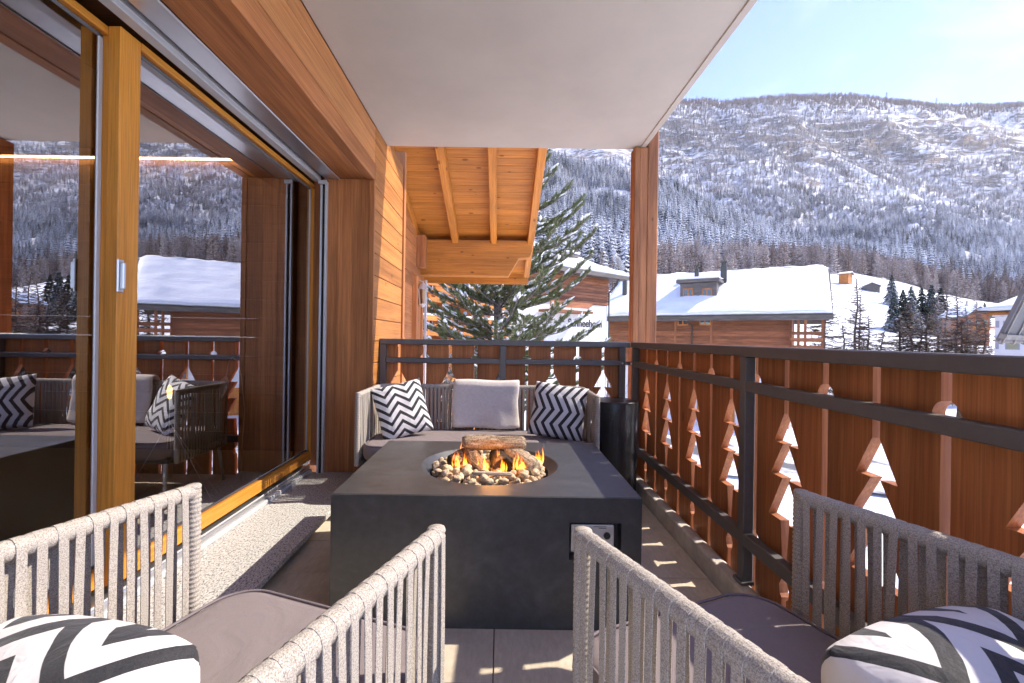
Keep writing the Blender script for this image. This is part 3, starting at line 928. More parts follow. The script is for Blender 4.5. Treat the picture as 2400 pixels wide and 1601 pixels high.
quad((rx0, yi, rz0), (rx1, yi, rz0), (rx1, yi, rz1), (rx0, yi, rz1))
quad((-hw, hd, 0), (-hw, hd, FH-.004), (hw, hd, FH-.004), (hw, hd, 0))
quad((-hw, -hd, 0), (-hw, -hd, FH-.004), (-hw, hd, FH-.004), (-hw, hd, 0)); quad((hw, -hd, 0), (hw, hd, 0), (hw, hd, FH-.004), (hw, -hd, FH-.004))
link('body', mb.mesh('body', recalc=False), FIREBLK, ft)
# top with round opening and sloped bowl rim
mb = MB()
n = 64
BR = 0.325
vs_, fs_ = [], []
def sq(a, hw_, hd_):
    c, s = math.cos(a), math.sin(a)
    k = min(hw_/abs(c) if abs(c) > 1e-6 else 1e9, hd_/abs(s) if abs(s) > 1e-6 else 1e9)
    return (c*k, s*k)
angs = sorted(set([2*math.pi*k/n for k in range(n)] + [math.atan2(sy*hd, sx*hw) % (2*math.pi) for sx in (-1, 1) for sy in (-1, 1)]))
n = len(angs)
levels = [('sq', 0.0, FH-0.004), ('sq', 0.004, FH), ('c', BR+0.006, FH), ('c', BR, FH-0.0015), ('c', 0.292, FH-0.030), ('c', 0.284, FH-0.036), ('c', 0.280, FH-0.085), ('c', 0.02, FH-0.09)]
for kind_, r_, z_ in levels:
    for a in angs:
        p = sq(a, hw-r_, hd-r_) if kind_ == 'sq' else (r_*math.cos(a), r_*math.sin(a))
        vs_.append((p[0], p[1], z_))
for i in range(len(levels)-1):
    for k in range(n):
        fs_.append((i*n+k, i*n+(k+1) % n, (i+1)*n+(k+1) % n, (i+1)*n+k))
mb.add(vs_, fs_)
topo = link('table_top', mb.mesh('table_top', recalc=False), FIREBLK, ft)
# control panel
cpn = box('control_panel', rx0+0.008, rx1-0.028, -hd-0.001, -hd+0.012, 0.300, 0.405, plain('panel_steel', (0.52, 0.50, 0.47), 0.4, 0.35, nscale=20, namt=.06), ft, 0.004)
kx, kz = 0.337-fcx, 0.366
kb = link('knob', MB().lathe([(0.0265, 0.0), (0.0265, 0.004), (0.022, 0.006), (0.021, 0.018), (0.019, 0.020), (0.0005, 0.020)], 26).mesh('knob', False), plain('black_plastic', (0.015, 0.015, 0.016), 0.35), cpn, rot=(R(90), 0, 0))
kb.location = Vector((kx, -hd-0.0012, kz)) - cpn.location
kr = link('knob_ring', MB().lathe([(0.0275, 0.0), (0.0275, 0.003), (0.031, 0.003), (0.031, 0.0)], 28).mesh('knob_ring'), ALU, cpn, rot=(R(90), 0, 0)); kr.location = kb.location
gp = link('knob_grip', bevel_mesh(MB().box(-0.021, 0.021, -0.0045, 0.0045, 0.0, 0.010).mesh('knob_grip'), .002), plain('black_plastic_grip', (0.02, 0.02, 0.021), 0.3), cpn, rot=(R(90), R(-38), 0)); gp.location = kb.location + Vector((0, -0.020, 0))
REDM = plain('red_print', (0.45, 0.05, 0.03), 0.6); DARKM = plain('dark_print', (0.05, 0.05, 0.05), 0.6)
for i, a in enumerate((200, 222, 244, 264, 284)):
    s = 0.0025 + 0.0007*i
    fm = MB().add([(-s*.6, 0, -s), (s*.6, 0, -s), (s*.8, 0, 0), (0, 0, s*1.6), (-s*.8, 0, 0)], [(0, 1, 2, 3, 4)]).mesh('flame_mark', recalc=False)
    fo = link('flame_mark', fm, REDM, cpn); fo.location = kb.location + Vector((0.041*math.cos(R(a)), -0.0008, 0.041*math.sin(R(a))))
for dx, dz, w_ in ((0.055, .034, .05), (0.065, .028, .03)):
    fo = link('print_line', MB().add([(-w_/2, 0, -.0012), (w_/2, 0, -.0012), (w_/2, 0, .0012), (-w_/2, 0, .0012)], [(0, 1, 2, 3)]).mesh('print_line', recalc=False), DARKM, cpn); fo.location = kb.location + Vector((dx, -0.0008, dz))
k2 = link('igniter', MB().lathe([(0.013, 0.0), (0.013, 0.006), (0.011, 0.009), (0.0005, 0.009)], 18).mesh('igniter'), plain('black_plastic_button', (0.015, 0.015, 0.016), 0.35), cpn, rot=(R(90), 0, 0)); k2.location = kb.location + Vector((0.082, 0, 0.0))
for sx in (-1, 1):
    for sz in (-1, 1):
        so = link('screw', MB().lathe([(0.004, 0), (0.004, .0015), (0.0003, .002)], 8).mesh('screw'), ALU_PAINT, cpn, rot=(R(90), 0, 0)); so.location = Vector((sx*.074, -.0068, sz*.045))

# lava stones
def stone_mesh(seed):
    bm = bmesh.new(); bmesh.ops.create_icosphere(bm, subdivisions=3, radius=1.0)
    rnd = random.Random(seed); s = Vector((rnd.uniform(.85, 1.35), rnd.uniform(.75, 1.05), rnd.uniform(.6, .85)))
    for v in bm.verts:
        p = v.co.copy()
        a = mnoise.fractal(p*1.1+Vector((seed*7.3, 0, 0)), .9, 2, 3)
        c = mnoise.cell(p*1.6+Vector((seed*3.3, 1, 0)))
        pit = max(0, mnoise.noise(p*6.5+Vector((0, seed*5.1, 0)))-.18)
        v.co = Vector((p.x*s.x, p.y*s.y, p.z*s.z))*(1+.30*a - .20*pit)
    me = bpy.data.meshes.new('lava_stone'); bm.to_mesh(me); bm.free()
    me.polygons.foreach_set('use_smooth', [True]*len(me.polygons))
    return me
def stone_mat():
    m, nt, ns, ls, b = nmat('lava_stone')
    co = objcoord(ns, ls)
    n1 = noise_node(ns, ls, co, 3.0, 6, .7)
    n2 = noise_node(ns, ls, co, 14, 3, .6)
    oi = ns.new('ShaderNodeObjectInfo')
    tint = ramp(ns, [(0.0, (0.64, 0.48, 0.29)), (0.35, (0.76, 0.62, 0.41)), (0.6, (0.70, 0.48, 0.29)), (1.0, (0.62, 0.50, 0.34))]); ls.new(oi.outputs['Random'], tint.inputs[0])
    r = ramp(ns, [(0.35, 0.62), (0.55, 1.0), (.75, 1.12)]); ls.new(n1.outputs[0], r.inputs[0])
    r2 = ramp(ns, [(0.34, 0.35), (0.46, 1.0)]); ls.new(n2.outputs[0], r2.inputs[0])
    c = mixrgb(ns, ls, 1, tint.outputs[0], r.outputs[0], 'MULTIPLY'); c = mixrgb(ns, ls, .8, c, r2.outputs[0], 'MULTIPLY')
    ls.new(c, b.inputs['Base Color']); b.inputs['Roughness'].default_value = .95
    bump(ns, ls, n2.outputs[0], .35, .04, b)
    return m
STONE = stone_mat()
SM = [stone_mesh(i) for i in range(9)]
rnd = random.Random(5)
placed = []
tries = 0
while len(placed) < 230 and tries < 9000:
    tries += 1
    r_ = 0.262*math.sqrt(rnd.random()); a = rnd.uniform(0, 2*math.pi)
    s = rnd.uniform(0.014, 0.023) if rnd.random() < .85 else rnd.uniform(.023, .030)
    x, y = r_*math.cos(a), r_*math.sin(a)
    lay = 0 if len(placed) < 145 else 1
    if any((x-px)**2+(y-py)**2 < (0.86*(s+ps))**2 for px, py, ps, pl in placed if pl == lay): continue
    placed.append((x, y, s, lay))
for x, y, s, lay in placed:
    z_ = FH-0.040 + lay*0.024 + 0.012*(1-math.hypot(x, y)/.26) + s*.35
    link('lava_stone', SM[rnd.randrange(9)], STONE, label='pitted beige lava stone in the fire bowl', cat='stone', group='lava stones in the fire bowl',
         loc=(fcx+x, fcy+y, z_), rot=(rnd.uniform(-.5, .5), rnd.uniform(-.5, .5), rnd.uniform(0, 6.28)), scale=(s, s, s))

# ceramic logs
def log_mat(name, a, c, char):
    m, nt, ns, ls, b = nmat(name)
    co = objcoord(ns, ls)
    n1 = noise_node(ns, ls, mapping(ns, ls, co, (1, 6, 6)), 9, 6, .75, .5)
    n2 = noise_node(ns, ls, co, 120, 3, .6)
    n3 = noise_node(ns, ls, co, 5, 3, .6)
    r = ramp(ns, [(0.33, [x*.25 for x in a]), (0.5, a), (.72, c)]); ls.new(n1.outputs[0], r.inputs[0])
    r2 = ramp(ns, [(.38, .25), (.52, 1)]); ls.new(n2.outputs[0], r2.inputs[0])
    r3 = ramp(ns, [(.40, 1.0), (.62, 1-char)]); ls.new(n3.outputs[0], r3.inputs[0])
    c2 = mixrgb(ns, ls, .7, r.outputs[0], r2.outputs[0], 'MULTIPLY'); c2 = mixrgb(ns, ls, 1, c2, r3.outputs[0], 'MULTIPLY')
    ls.new(c2, b.inputs['Base Color']); b.inputs['Roughness'].default_value = .95
    bump(ns, ls, n1.outputs[0], .8, .02, b)
    return m
LOG_A = log_mat('ceramic_log', (.42, .30, .19), (.70, .57, .43), .25)
LOG_B = log_mat('charred_log', (.34, .20, .10), (.55, .40, .26), .9)
def log_mesh(L, r, seed, hollow=False):
    n, m = 26, 30
    vs_, fs_ = [], []
    for i in range(m+1):
        f = i/m
        x = (f-.5)*L
        endr = 1.0 if 0.03 < f < .97 else .90
        for k in range(n):
            a = 2*math.pi*k/n
            d = mnoise.fractal(Vector((x*9, math.cos(a)*1.6+seed*4, math.sin(a)*1.6)), .8, 2.1, 4)
            ridge = abs(mnoise.noise(Vector((x*3.5, math.cos(a)*5+seed, math.sin(a)*5))))
            rr_ = r*endr*(1 + .18*d - .26*ridge)
            vs_.append((x + .008*mnoise.noise(Vector((a*2, seed, f*3))), rr_*math.cos(a), rr_*math.sin(a)*.92))
    for i in range(m):
        for k in range(n):
            fs_.append((i*n+k, (i+1)*n+k, (i+1)*n+(k+1) % n, i*n+(k+1) % n))
    for e in (0, 1):
        ring = [e*m*n+k for k in range(n)]
        depth = .35*r if hollow else -.012
        c0 = len(vs_)
        for k in range(n):
            v = vs_[ring[k]]; q = .62 if hollow else .7
            vs_.append((v[0] + (depth if e == 0 else -depth), v[1]*q, v[2]*q))
        for k in range(n):
            fs_.append((ring[k], ring[(k+1) % n], c0+(k+1) % n, c0+k) if e == 0 else (ring[(k+1) % n], ring[k], c0+k, c0+(k+1) % n))
        fs_.append(tuple(range(c0, c0+n)) if e == 0 else tuple(reversed(range(c0, c0+n))))
    return MB().add(vs_, fs_).mesh('log', True)
LG = 'ceramic logs in the fire bowl'
link('log', log_mesh(.285, .040, 1), LOG_A, label='pale bark-textured log lying across the top of the fire', cat='log', group=LG, loc=(fcx+.020, fcy+.02, .607), rot=(.2, R(1.5), R(3)))
link('log', log_mesh(.19, .034, 2), LOG_B, label='thin split log leaning under the top log above the flames', cat='log', group=LG, loc=(fcx-.060, fcy-.055, .532), rot=(.3, R(24), R(-63)))
link('log', log_mesh(.17, .047, 3, True), LOG_B, label='hollow charred log stub facing outward under the top log', cat='log', group=LG, loc=(fcx+.052, fcy-.04, .535), rot=(.1, R(4), R(-80)))
link('log', log_mesh(.17, .050, 4), LOG_A, label='thick ochre log stub at the railing end of the fire', cat='log', group=LG, loc=(fcx+.150, fcy-.03, .535), rot=(.5, R(16), R(-42)))
link('log', log_mesh(.16, .042, 5), LOG_B, label='dark log stub at the door end of the fire', cat='log', group=LG, loc=(fcx-.125, fcy+.02, .533), rot=(.8, R(-8), R(50)))
link('log', log_mesh(.15, .010, 6), plain('grey_twig', (.42, .35, .27), .9, nscale=60, namt=.3), label='thin smooth grey stick lying on the front stones', cat='log', group=LG, loc=(fcx+.015, fcy-.205, .523), rot=(0, 0, R(-3)))

# flames
def flame_mat():
    m, nt, ns, ls, b = nmat('flame')
    ns.remove(b); out = ns['Material Output']
    tc = ns.new('ShaderNodeTexCoord')
    oi = ns.new('ShaderNodeObjectInfo')
    sp = ns.new('ShaderNodeSeparateXYZ'); ls.new(tc.outputs['Object'], sp.inputs[0])
    col = ramp(ns, [(0.0, (1.0, .42, .06)), (.4, (1.0, .24, .015)), (1.0, (.95, .10, .004))]); ls.new(sp.outputs[2], col.inputs[0])
    em = ns.new('ShaderNodeEmission'); ls.new(col.outputs[0], em.inputs[0])
    n = noise_node(ns, ls, mapping(ns, ls, objcoord(ns, ls), (7, 7, 2.0)), 1.0, 3, .6, .5)
    al = ramp(ns, [(.34, .05), (.56, .95)]); ls.new(n.outputs[0], al.inputs[0])
    fd = ramp(ns, [(0.0, .25), (.12, .9), (.6, .8), (1.0, .15)]); ls.new(sp.outputs[2], fd.inputs[0])
    mu = ns.new('ShaderNodeMath'); mu.operation = 'MULTIPLY'; ls.new(al.outputs[0], mu.inputs[0]); ls.new(fd.outputs[0], mu.inputs[1])
    st = ns.new('ShaderNodeMath'); st.operation = 'MULTIPLY'; ls.new(mu.outputs[0], st.inputs[0]); st.inputs[1].default_value = 170.0
    ls.new(st.outputs[0], em.inputs[1]); ls.new(em.outputs[0], out.inputs['Volume'])
    return m
FLAME = flame_mat()
def flame_mesh(seed):
    rnd = random.Random(seed)
    mb = MB()
    for t_ in range(rnd.randint(3, 5)):
        ox, oy, hgt = rnd.uniform(-.5, .5), rnd.uniform(-.3, .3), rnd.uniform(.35, 1.0)
        ph = rnd.uniform(0, 6); w = rnd.uniform(.09, .20)
        pts, rad = [], []
        for k in range(9):
            f = k/8
            pts.append((ox*(1-.3*f)+.16*math.sin(f*5+ph)*f, oy+.05*math.cos(f*4+ph)*f, hgt*f))
            rad.append(w*(math.sin(math.pi*(f*.80+.2))**1.1)*(1-f*.55)+.004)
        mb.tube(pts, rad, 7, flat=.7)
    return mb.mesh('flame', True)
FM = [flame_mesh(i) for i in range(5)]
flames = [(-.170, -.055, .075, .105), (-.110, -.075, .085, .125), (-.098, .03, .075, .11), (-.012, -.120, .085, .100), (.045, -.085, .075, .125), (.115, -.088, .08, .11),
          (.155, -.10, .095, .105), (.175, -.02, .08, .10), (.245, .0, .07, .10), (.262, .03, .05, .11), (-.150, .10, .065, .13), (.20, -.07, .07, .09), (-.045, -.10, .07, .09), (.07, -.12, .08, .085), (-.14, -.10, .08, .08), (.215, -.03, .07, .10)]
for i, (x, y, w_, h_) in enumerate(flames):
    link('flame', FM[i % 5], FLAME, label='small orange flame licking up between the logs and stones', cat='flame', group='flames of the fire table', loc=(fcx+x, fcy+y, FH-.004), rot=(0, 0, i*1.3), scale=(w_*.75, w_*.6, h_*.92))

fl_d = bpy.data.lights.new('fire_glow', 'POINT'); fl_d.energy = 0.35; fl_d.color = (1.0, .42, .10); fl_d.shadow_soft_size = .07
fl_o = bpy.data.objects.new('fire_glow', fl_d); COL.objects.link(fl_o); fl_o.parent = ft; fl_o.location = (.03, -.11, .575)
# black cylinder (gas bottle cover)
cy = empty('black_cylinder', (0.822, 3.25, 0), label='tall black fabric cylinder cover standing in the railing corner', cat='cylinder cover')
COVER = plain('black_vinyl', (0.020, 0.019, 0.020), 0.34, nscale=7, namt=.2, bscale=9, bstr=.35, bdist=.02)
link('cover', MB().lathe([(0.156, 0.002), (0.158, 0.06), (0.155, 0.30), (0.157, 0.55), (0.157, 0.672), (0.1545, 0.682), (0.145, 0.684), (0.0005, 0.680)], 48).mesh('cover', True), COVER, cy)
link('rim_hem', MB().tube([(0.157*math.cos(a), 0.157*math.sin(a), 0.681) for a in [2*math.pi*k/40 for k in range(41)]], 0.0045, 6, cap=False).mesh('rim_hem', True), COVER, cy)
fl = []
for k in range(15):
    z_ = 0.02+0.66*k/14; a = R(-18 + 30*(1-min(1, z_/.42))**1.3*-1.6)
    for dr in (0.160, 0.166): fl.append((dr*math.cos(a), dr*math.sin(a), z_))
link('seam_flap', MB().add(fl, [(2*k, 2*k+1, 2*k+3, 2*k+2) for k in range(14)]).mesh('seam_flap', True), COVER, cy)
# ================================================================ neighbouring roof overhang and wall
CAMM = cam.matrix_world.copy()
CAMP = CAMM.to_translation()
def ray(px, py):
    """direction through a point of the picture plane (2400 x 1601 grid)"""
    return (CAMM.to_3x3() @ Vector(((px-1173)/1066.667, -(py-791)/1066.667, -1))).normalized()
def at(px, py, Y):
    d = ray(px, py); return CAMP + d*(Y/d.y)

nr = empty('timber_roof_overhang', (-0.5, 8.1, 3.7), label='honey coloured timber roof overhang with rafters past the end railing', cat='roof overhang')
def nch(name, me, mat, loc=None, rot=None):
    o = link(name, me, mat, nr); o.location = Vector(loc or (0, 0, 0)) - Vector(nr.location)
    if rot: o.rotation_euler = rot
    return o
YT, ZT, YBm, ZBm = 4.0, 4.351, 8.125, 2.901      # underside line of the roof boarding
SL = math.atan2(ZBm-ZT, YBm-YT)                # slopes down going away
def roof_pt(s, dz=0):  # s = distance in y from YT
    return (YT+s, ZT+math.tan(SL)*s+dz)
XE = 0.55
# boards across (along x)
nb, yb = 0, 0.0
bw = 0.147
pm = bevel_mesh(MB().box(-(XE+3.2)/2, (XE+3.2)/2, -bw/2+.0015, bw/2-.0015, 0, 0.02).mesh('roof_board'), .003)
while yb < 5.43:
    y_, z_ = roof_pt(yb+bw*math.cos(SL)/2)
    nch('roof_board', pm, W_HONEY['x'], loc=((XE-3.2)/2, y_, z_), rot=(SL, 0, 0)); yb += bw*math.cos(SL)
# rafters
for xc in (-1.50, -0.82, -0.144, 0.506):
    L_ = 5.6
    me = bevel_mesh(MB().box(-0.056, 0.056, 0, L_, -0.17, -0.003).mesh('rafter'), .006)
    y_, z_ = roof_pt(0.0); nch('rafter', me, W_HONEY['y'], loc=(xc, y_, z_), rot=(SL, 0, 0))
# big beam with chamfered end
zb1, zb0 = 2.826, 2.201
mb = MB().prism([(-1.81, zb0), (0.125, zb0), (0.306, zb0+.32), (0.50, zb0+.335), (0.5375, zb0+.45), (0.5375, zb1), (-1.81, zb1)], 'y', 8.0, 8.25)
nch('beam', bevel_mesh(mb.mesh('beam'), .006), W_HONEY['x'])
# eave closing board and roof body above
y_, z_ = roof_pt(5.45)
nch('fascia_board', bevel_mesh(MB().box(-3.2, XE, y_-.02, y_+.012, z_-.21, z_+.03).mesh('fascia_board'), .004), W_HONEY['x'])
me = MB().box(-3.2, XE+.02, 0, 5.8, 0.022, 0.22).mesh('roof_slab'); y_, z_ = roof_pt(0); nch('roof_slab', me, W_STAIN['x'], loc=(0, y_, z_), rot=(SL, 0, 0))
SNOWR = None

# wall of the next flat behind our timber wall
nw = empty('neighbour_timber_wall', (-1.5, 6.4, 0), label='shaded timber wall of the next flat beyond the corner trim', cat='wall')
def nwc(name, *a, bev=.003):
    o = box(name, *a, None, bev); o.parent = nw; o.location -= Vector(nw.location); return o
nwc('wall_core', -2.4, -1.475, 4.46, 8.6, -0.4, 3.5, W_STAIN['y'], bev=0)
z = 2.95
while z > 2.10:
    nwc('board', -1.475, -1.452, 4.46, 8.0, z-.165, z-.002, W_STAIN['y']); z -= .167
nwc('lintel', -1.475, -1.425, 4.46, 8.27, 2.13, 2.295, W_STAIN['y'])
nwc('bracket_beam', -1.475, -1.31, 7.75, 7.998, 2.30, 2.85, W_STAIN['z'])
nwc('jamb_post', -1.474, -1.40, 7.56, 7.94, -0.4, 2.125, W_STAIN['z'])
nwc('jamb_post', -1.474, -1.405, 8.12, 8.27, -0.4, 2.125, W_STAIN['z'])
nwc('downpipe', -1.40, -1.36, 8.30, 8.37, -0.4, 2.15, ALU_PAINT)

# wall lantern
ln = empty('wall_lantern', (0, 0, 0), label='small pale wall lantern under the timber beam', cat='lantern')
lp = at(991, 695, 7.75)
LANT = plain('lantern_white', (0.55, 0.53, 0.50), 0.5)
def lch(name, me, mat): o = link(name, me, mat, ln, loc=lp, scale=(1.25, 1.25, 1.25)); return o
s4 = [(1, 1), (1, -1), (-1, -1), (-1, 1)]
for sx, sy in s4: lch('bar', MB().tube([(sx*.034, sy*.034, -.10), (sx*.048, sy*.048, .10)], .006, 5).mesh('bar'), LANT)
lch('cap', MB().lathe([(.075, .10), (.07, .115), (.028, .17), (.012, .18), (.010, .21), (.001, .215)], 8).mesh('cap'), LANT)
lch('base', MB().lathe([(.001, -.15), (.02, -.145), (.03, -.12), (.05, -.115), (.05, -.10), (.001, -.10)], 8).mesh('base'), LANT)
lch('glass', MB().lathe([(.030, -.098), (.044, .098)], 4).mesh('glass'), plain('amber_glass', (.35, .22, .12), .1))
lch('arm', MB().tube([(0, 0, .20), (-.08, 0, .23), (-.15, 0, .15), (-.17, 0, .0)], .008, 6).mesh('arm'), LANT)
# ================================================================ land, mountain and forest
def snow_mat(name='snow', col=(0.86, 0.875, 0.90)):
    m, nt, ns, ls, b = nmat(name)
    tc = ns.new('ShaderNodeTexCoord')
    n = noise_node(ns, ls, tc.outputs['Object'], 0.5, 6, .6)
    n2 = noise_node(ns, ls, tc.outputs['Object'], 6.0, 4, .6)
    r = ramp(ns, [(.3, [c*.95 for c in col]), (.7, col)]); ls.new(n.outputs[0], r.inputs[0]); ls.new(r.outputs[0], b.inputs['Base Color'])
    b.inputs['Roughness'].default_value = .75; b.inputs['Specular IOR Level'].default_value = .2
    ad = ns.new('ShaderNodeMath'); ad.operation = 'MULTIPLY_ADD'; ls.new(n2.outputs[0], ad.inputs[0]); ad.inputs[1].default_value = .12; ls.new(n.outputs[0], ad.inputs[2])
    bump(ns, ls, ad.outputs[0], .35, .35, b)
    return m
SNOW = snow_mat()

def mountain_mat():
    m, nt, ns, ls, b = nmat('mountain_side')
    ge = ns.new('ShaderNodeNewGeometry')
    pos = ge.outputs['Position']
    sp = ns.new('ShaderNodeSeparateXYZ'); ls.new(pos, sp.inputs[0])
    nsp = ns.new('ShaderNodeSeparateXYZ'); ls.new(ge.outputs['Normal'], nsp.inputs[0])
    n1 = noise_node(ns, ls, mapping(ns, ls, pos, (.006, .006, .022)), 1.0, 8, .62, .3)
    n2 = noise_node(ns, ls, mapping(ns, ls, pos, (.028, .028, .16)), 1.0, 6, .7, .6)       # strata
    n3 = noise_node(ns, ls, mapping(ns, ls, pos, (.05, .05, .03)), 1.0, 5, .65)
    # cliff band height window
    band = ns.new('ShaderNodeMapRange'); band.interpolation_type = 'SMOOTHSTEP'
    band.inputs[1].default_value = 330; band.inputs[2].default_value = 520; ls.new(sp.outputs[2], band.inputs[0])
    band2 = ns.new('ShaderNodeMapRange'); band2.interpolation_type = 'SMOOTHSTEP'
    band2.inputs[1].default_value = 700; band2.inputs[2].default_value = 640; ls.new(sp.outputs[2], band2.inputs[0])
    bm_ = ns.new('ShaderNodeMath'); bm_.operation = 'MULTIPLY'; ls.new(band.outputs[0], bm_.inputs[0]); ls.new(band2.outputs[0], bm_.inputs[1])
    rk = ns.new('ShaderNodeMath'); rk.operation = 'MULTIPLY_ADD'; ls.new(bm_.outputs[0], rk.inputs[0]); rk.inputs[1].default_value = .12; ls.new(n2.outputs[0], rk.inputs[2])
    rk2 = ns.new('ShaderNodeMath'); rk2.operation = 'MULTIPLY_ADD'; ls.new(n1.outputs[0], rk2.inputs[0]); rk2.inputs[1].default_value = .45; ls.new(rk.outputs[0], rk2.inputs[2])
    stp = ns.new('ShaderNodeMapRange'); stp.inputs[1].default_value = .72; stp.inputs[2].default_value = .45; stp.inputs[4].default_value = .28; ls.new(nsp.outputs[2], stp.inputs[0])
    rk3 = ns.new('ShaderNodeMath'); rk3.operation = 'ADD'; ls.new(rk2.outputs[0], rk3.inputs[0]); ls.new(stp.outputs[0], rk3.inputs[1]); rk2 = rk3
    fac = ns.new('ShaderNodeMapRange'); fac.inputs[1].default_value = .84; fac.inputs[2].default_value = .93; ls.new(rk2.outputs[0], fac.inputs[0])
    rock = ramp(ns, [(.3, (.085, .078, .075)), (.52, (.17, .15, .135)), (.68, (.30, .22, .155))]); ls.new(n1.outputs[0], rock.inputs[0])
    scrub = ramp(ns, [(.40, (.78, .79, .82)), (.58, (.42, .41, .42))]); ls.new(n3.outputs[0], scrub.inputs[0])
    ls.new(mixrgb(ns, ls, fac.outputs[0], scrub.outputs[0], rock.outputs[0]), b.inputs['Base Color'])
    b.inputs['Roughness'].default_value = .9; b.inputs['Specular IOR Level'].default_value = .1
    bump(ns, ls, n2.outputs[0], .6, 5.0, b)
    return m

PXC = [-900, 600, 1000, 1300, 1400, 1500, 1560, 1620, 1700, 1800, 1900, 2000, 2050, 2100, 2200, 2300, 2400, 2700, 4200]
def row(d):   # sparse {px: value} -> values at PXC
    ks = sorted(d)
    out = []
    for p in PXC:
        if p <= ks[0]: out.append(d[ks[0]]); continue
        if p >= ks[-1]: out.append(d[ks[-1]]); continue
        for a, b2 in zip(ks, ks[1:]):
            if a <= p <= b2: out.append(d[a]+(d[b2]-d[a])*(p-a)/(b2-a)); break
    return out
def hz(px): return 791+.0145*(px-1173)
def prow(Y, d):  # picture heights -> world heights at distance Y
    return row({p: CAM_Z + (hz(p)-y)*Y/1067 for p, y in d.items()})
def zrow(d): return row(d)
LV = [(5, zrow({0: -5.6})), (26, zrow({0: -5.5})), (50, zrow({0: -5.2, 2000: -5.2, 2400: -4.6})),
      (80, zrow({0: -3.0, 1500: -2.0, 1900: -1.0, 2400: -2.0})),
      (130, prow(130, {0: 735, 1300: 720, 1900: 735, 2050: 735, 2200: 765, 2400: 775})),
      (220, prow(220, {0: 655, 1300: 645, 1700: 645, 1980: 641, 2100: 664, 2200: 692, 2330: 722, 2400: 730, 3000: 730})),
      (300, prow(300, {0: 610, 1300: 595, 1700: 612, 1980: 630, 2100: 655, 2200: 682, 2330: 706, 2400: 715})),
      (400, prow(400, {0: 560, 1300: 540, 1500: 545, 1700: 580, 1900: 618, 2050: 636, 2200: 655, 2400: 680})),
      (520, prow(520, {0: 480, 1300: 465, 1500: 480, 1700: 540, 1900: 590, 2050: 600, 2200: 608, 2400: 635})),
      (650, prow(650, {0: 420, 1250: 402, 1300: 402, 1400: 415, 1500: 448, 1600: 484, 1700: 528, 1900: 580, 2050: 570, 2200: 565, 2400: 590})),
      (720, prow(720, {0: 425, 1300: 412, 1500: 460, 1600: 492, 1700: 528, 1900: 560, 2050: 545, 2200: 540, 2400: 560})),
      (1000, prow(1000, {0: 430, 1300: 425, 1500: 445, 1700: 465, 1900: 470, 2100: 480, 2400: 490})),
      (1200, prow(1200, {0: 400, 1300: 385, 1500: 365, 1700: 360, 1900: 360, 2100: 370, 2400: 375})),
      (1330, prow(1330, {0: 390, 1300: 365, 1500: 305, 1700: 290, 1900: 278, 2050: 285, 2200: 305, 2400: 300})),
      (1420, prow(1420, {0: 380, 1300: 345, 1500: 272, 1560: 256, 1700: 262, 1900: 242, 2050: 252, 2200: 268, 2400: 262})),
      (1560, prow(1560, {0: 370, 1300: 330, 1400: 300, 1500: 262, 1560: 240, 1620: 239, 1700: 240, 1800: 233, 1900: 224, 2000: 226, 2050: 235, 2100: 240, 2200: 246, 2300: 252, 2400: 246, 3000: 250})),
      (1750, prow(1750, {0: 400, 1300: 370, 1500: 300, 1900: 285, 2400: 300})), (2400, zrow({0: 500}))]
def lerp_row(rw, px):
    if px <= PXC[0]: return rw[0]
    if px >= PXC[-1]: return rw[-1]
    for i in range(len(PXC)-1):
        if PXC[i] <= px <= PXC[i+1]:
            f = (px-PXC[i])/(PXC[i+1]-PXC[i]); f = f*f*(3-2*f)*.5+f*.5
            return rw[i]+(rw[i+1]-rw[i])*f
def cliff_mask(X, Y):
    if not 1120 < Y < 1480: return 0.0
    e = min(1, (Y-1120)/60, (1480-Y)/50)
    m = mnoise.fractal(Vector((X*.0035, Y*.004, 7.7)), .8, 2, 3) + .22
    px = 1173+1067*X/Y
    if px > 1850: m += .18
    return max(0.0, min(1.0, m*2.2))*e
def ground_z(X, Y):
    if Y < 5: return -5.6
    px = 1173+1067*X/Y
    for (ya, ra), (yb_, rb_) in zip(LV, LV[1:]):
        if ya <= Y <= yb_:
            f = (Y-ya)/(yb_-ya)
            z = lerp_row(ra, px)*(1-f)+lerp_row(rb_, px)*f
            break
    else: return 500
    am = max(0, min(1, (Y-250)/500))
    if Y > 1400: am *= max(.25, 1-(Y-1400)/160)
    g = mnoise.ridged_multi_fractal(Vector((X*.0048, Y*.0022, 1.7)), .9, 2.1, 5, 1.0, 2.0)
    h = mnoise.fractal(Vector((X*.022, Y*.022, 4.2)), .8, 2.0, 4)
    z += am*(33*(g-1.1) + 8*h)
    cm = cliff_mask(X, Y)
    if cm > 0:
        st = 38.0; q = z/st + 1.1*mnoise.fractal(Vector((X*.009, Y*.006, 3)), .8, 2, 3); fr = q-math.floor(q)
        fr2 = 0.0 if fr < .55 else ((fr-.55)/.45)
        z += cm*.6*st*(fr2-fr)*.9
    if Y < 300: z += .35*mnoise.fractal(Vector((X*.05, Y*.05, 2.2)), .8, 2, 3)*min(1, max(0, (Y-45)/30))*2
    return z
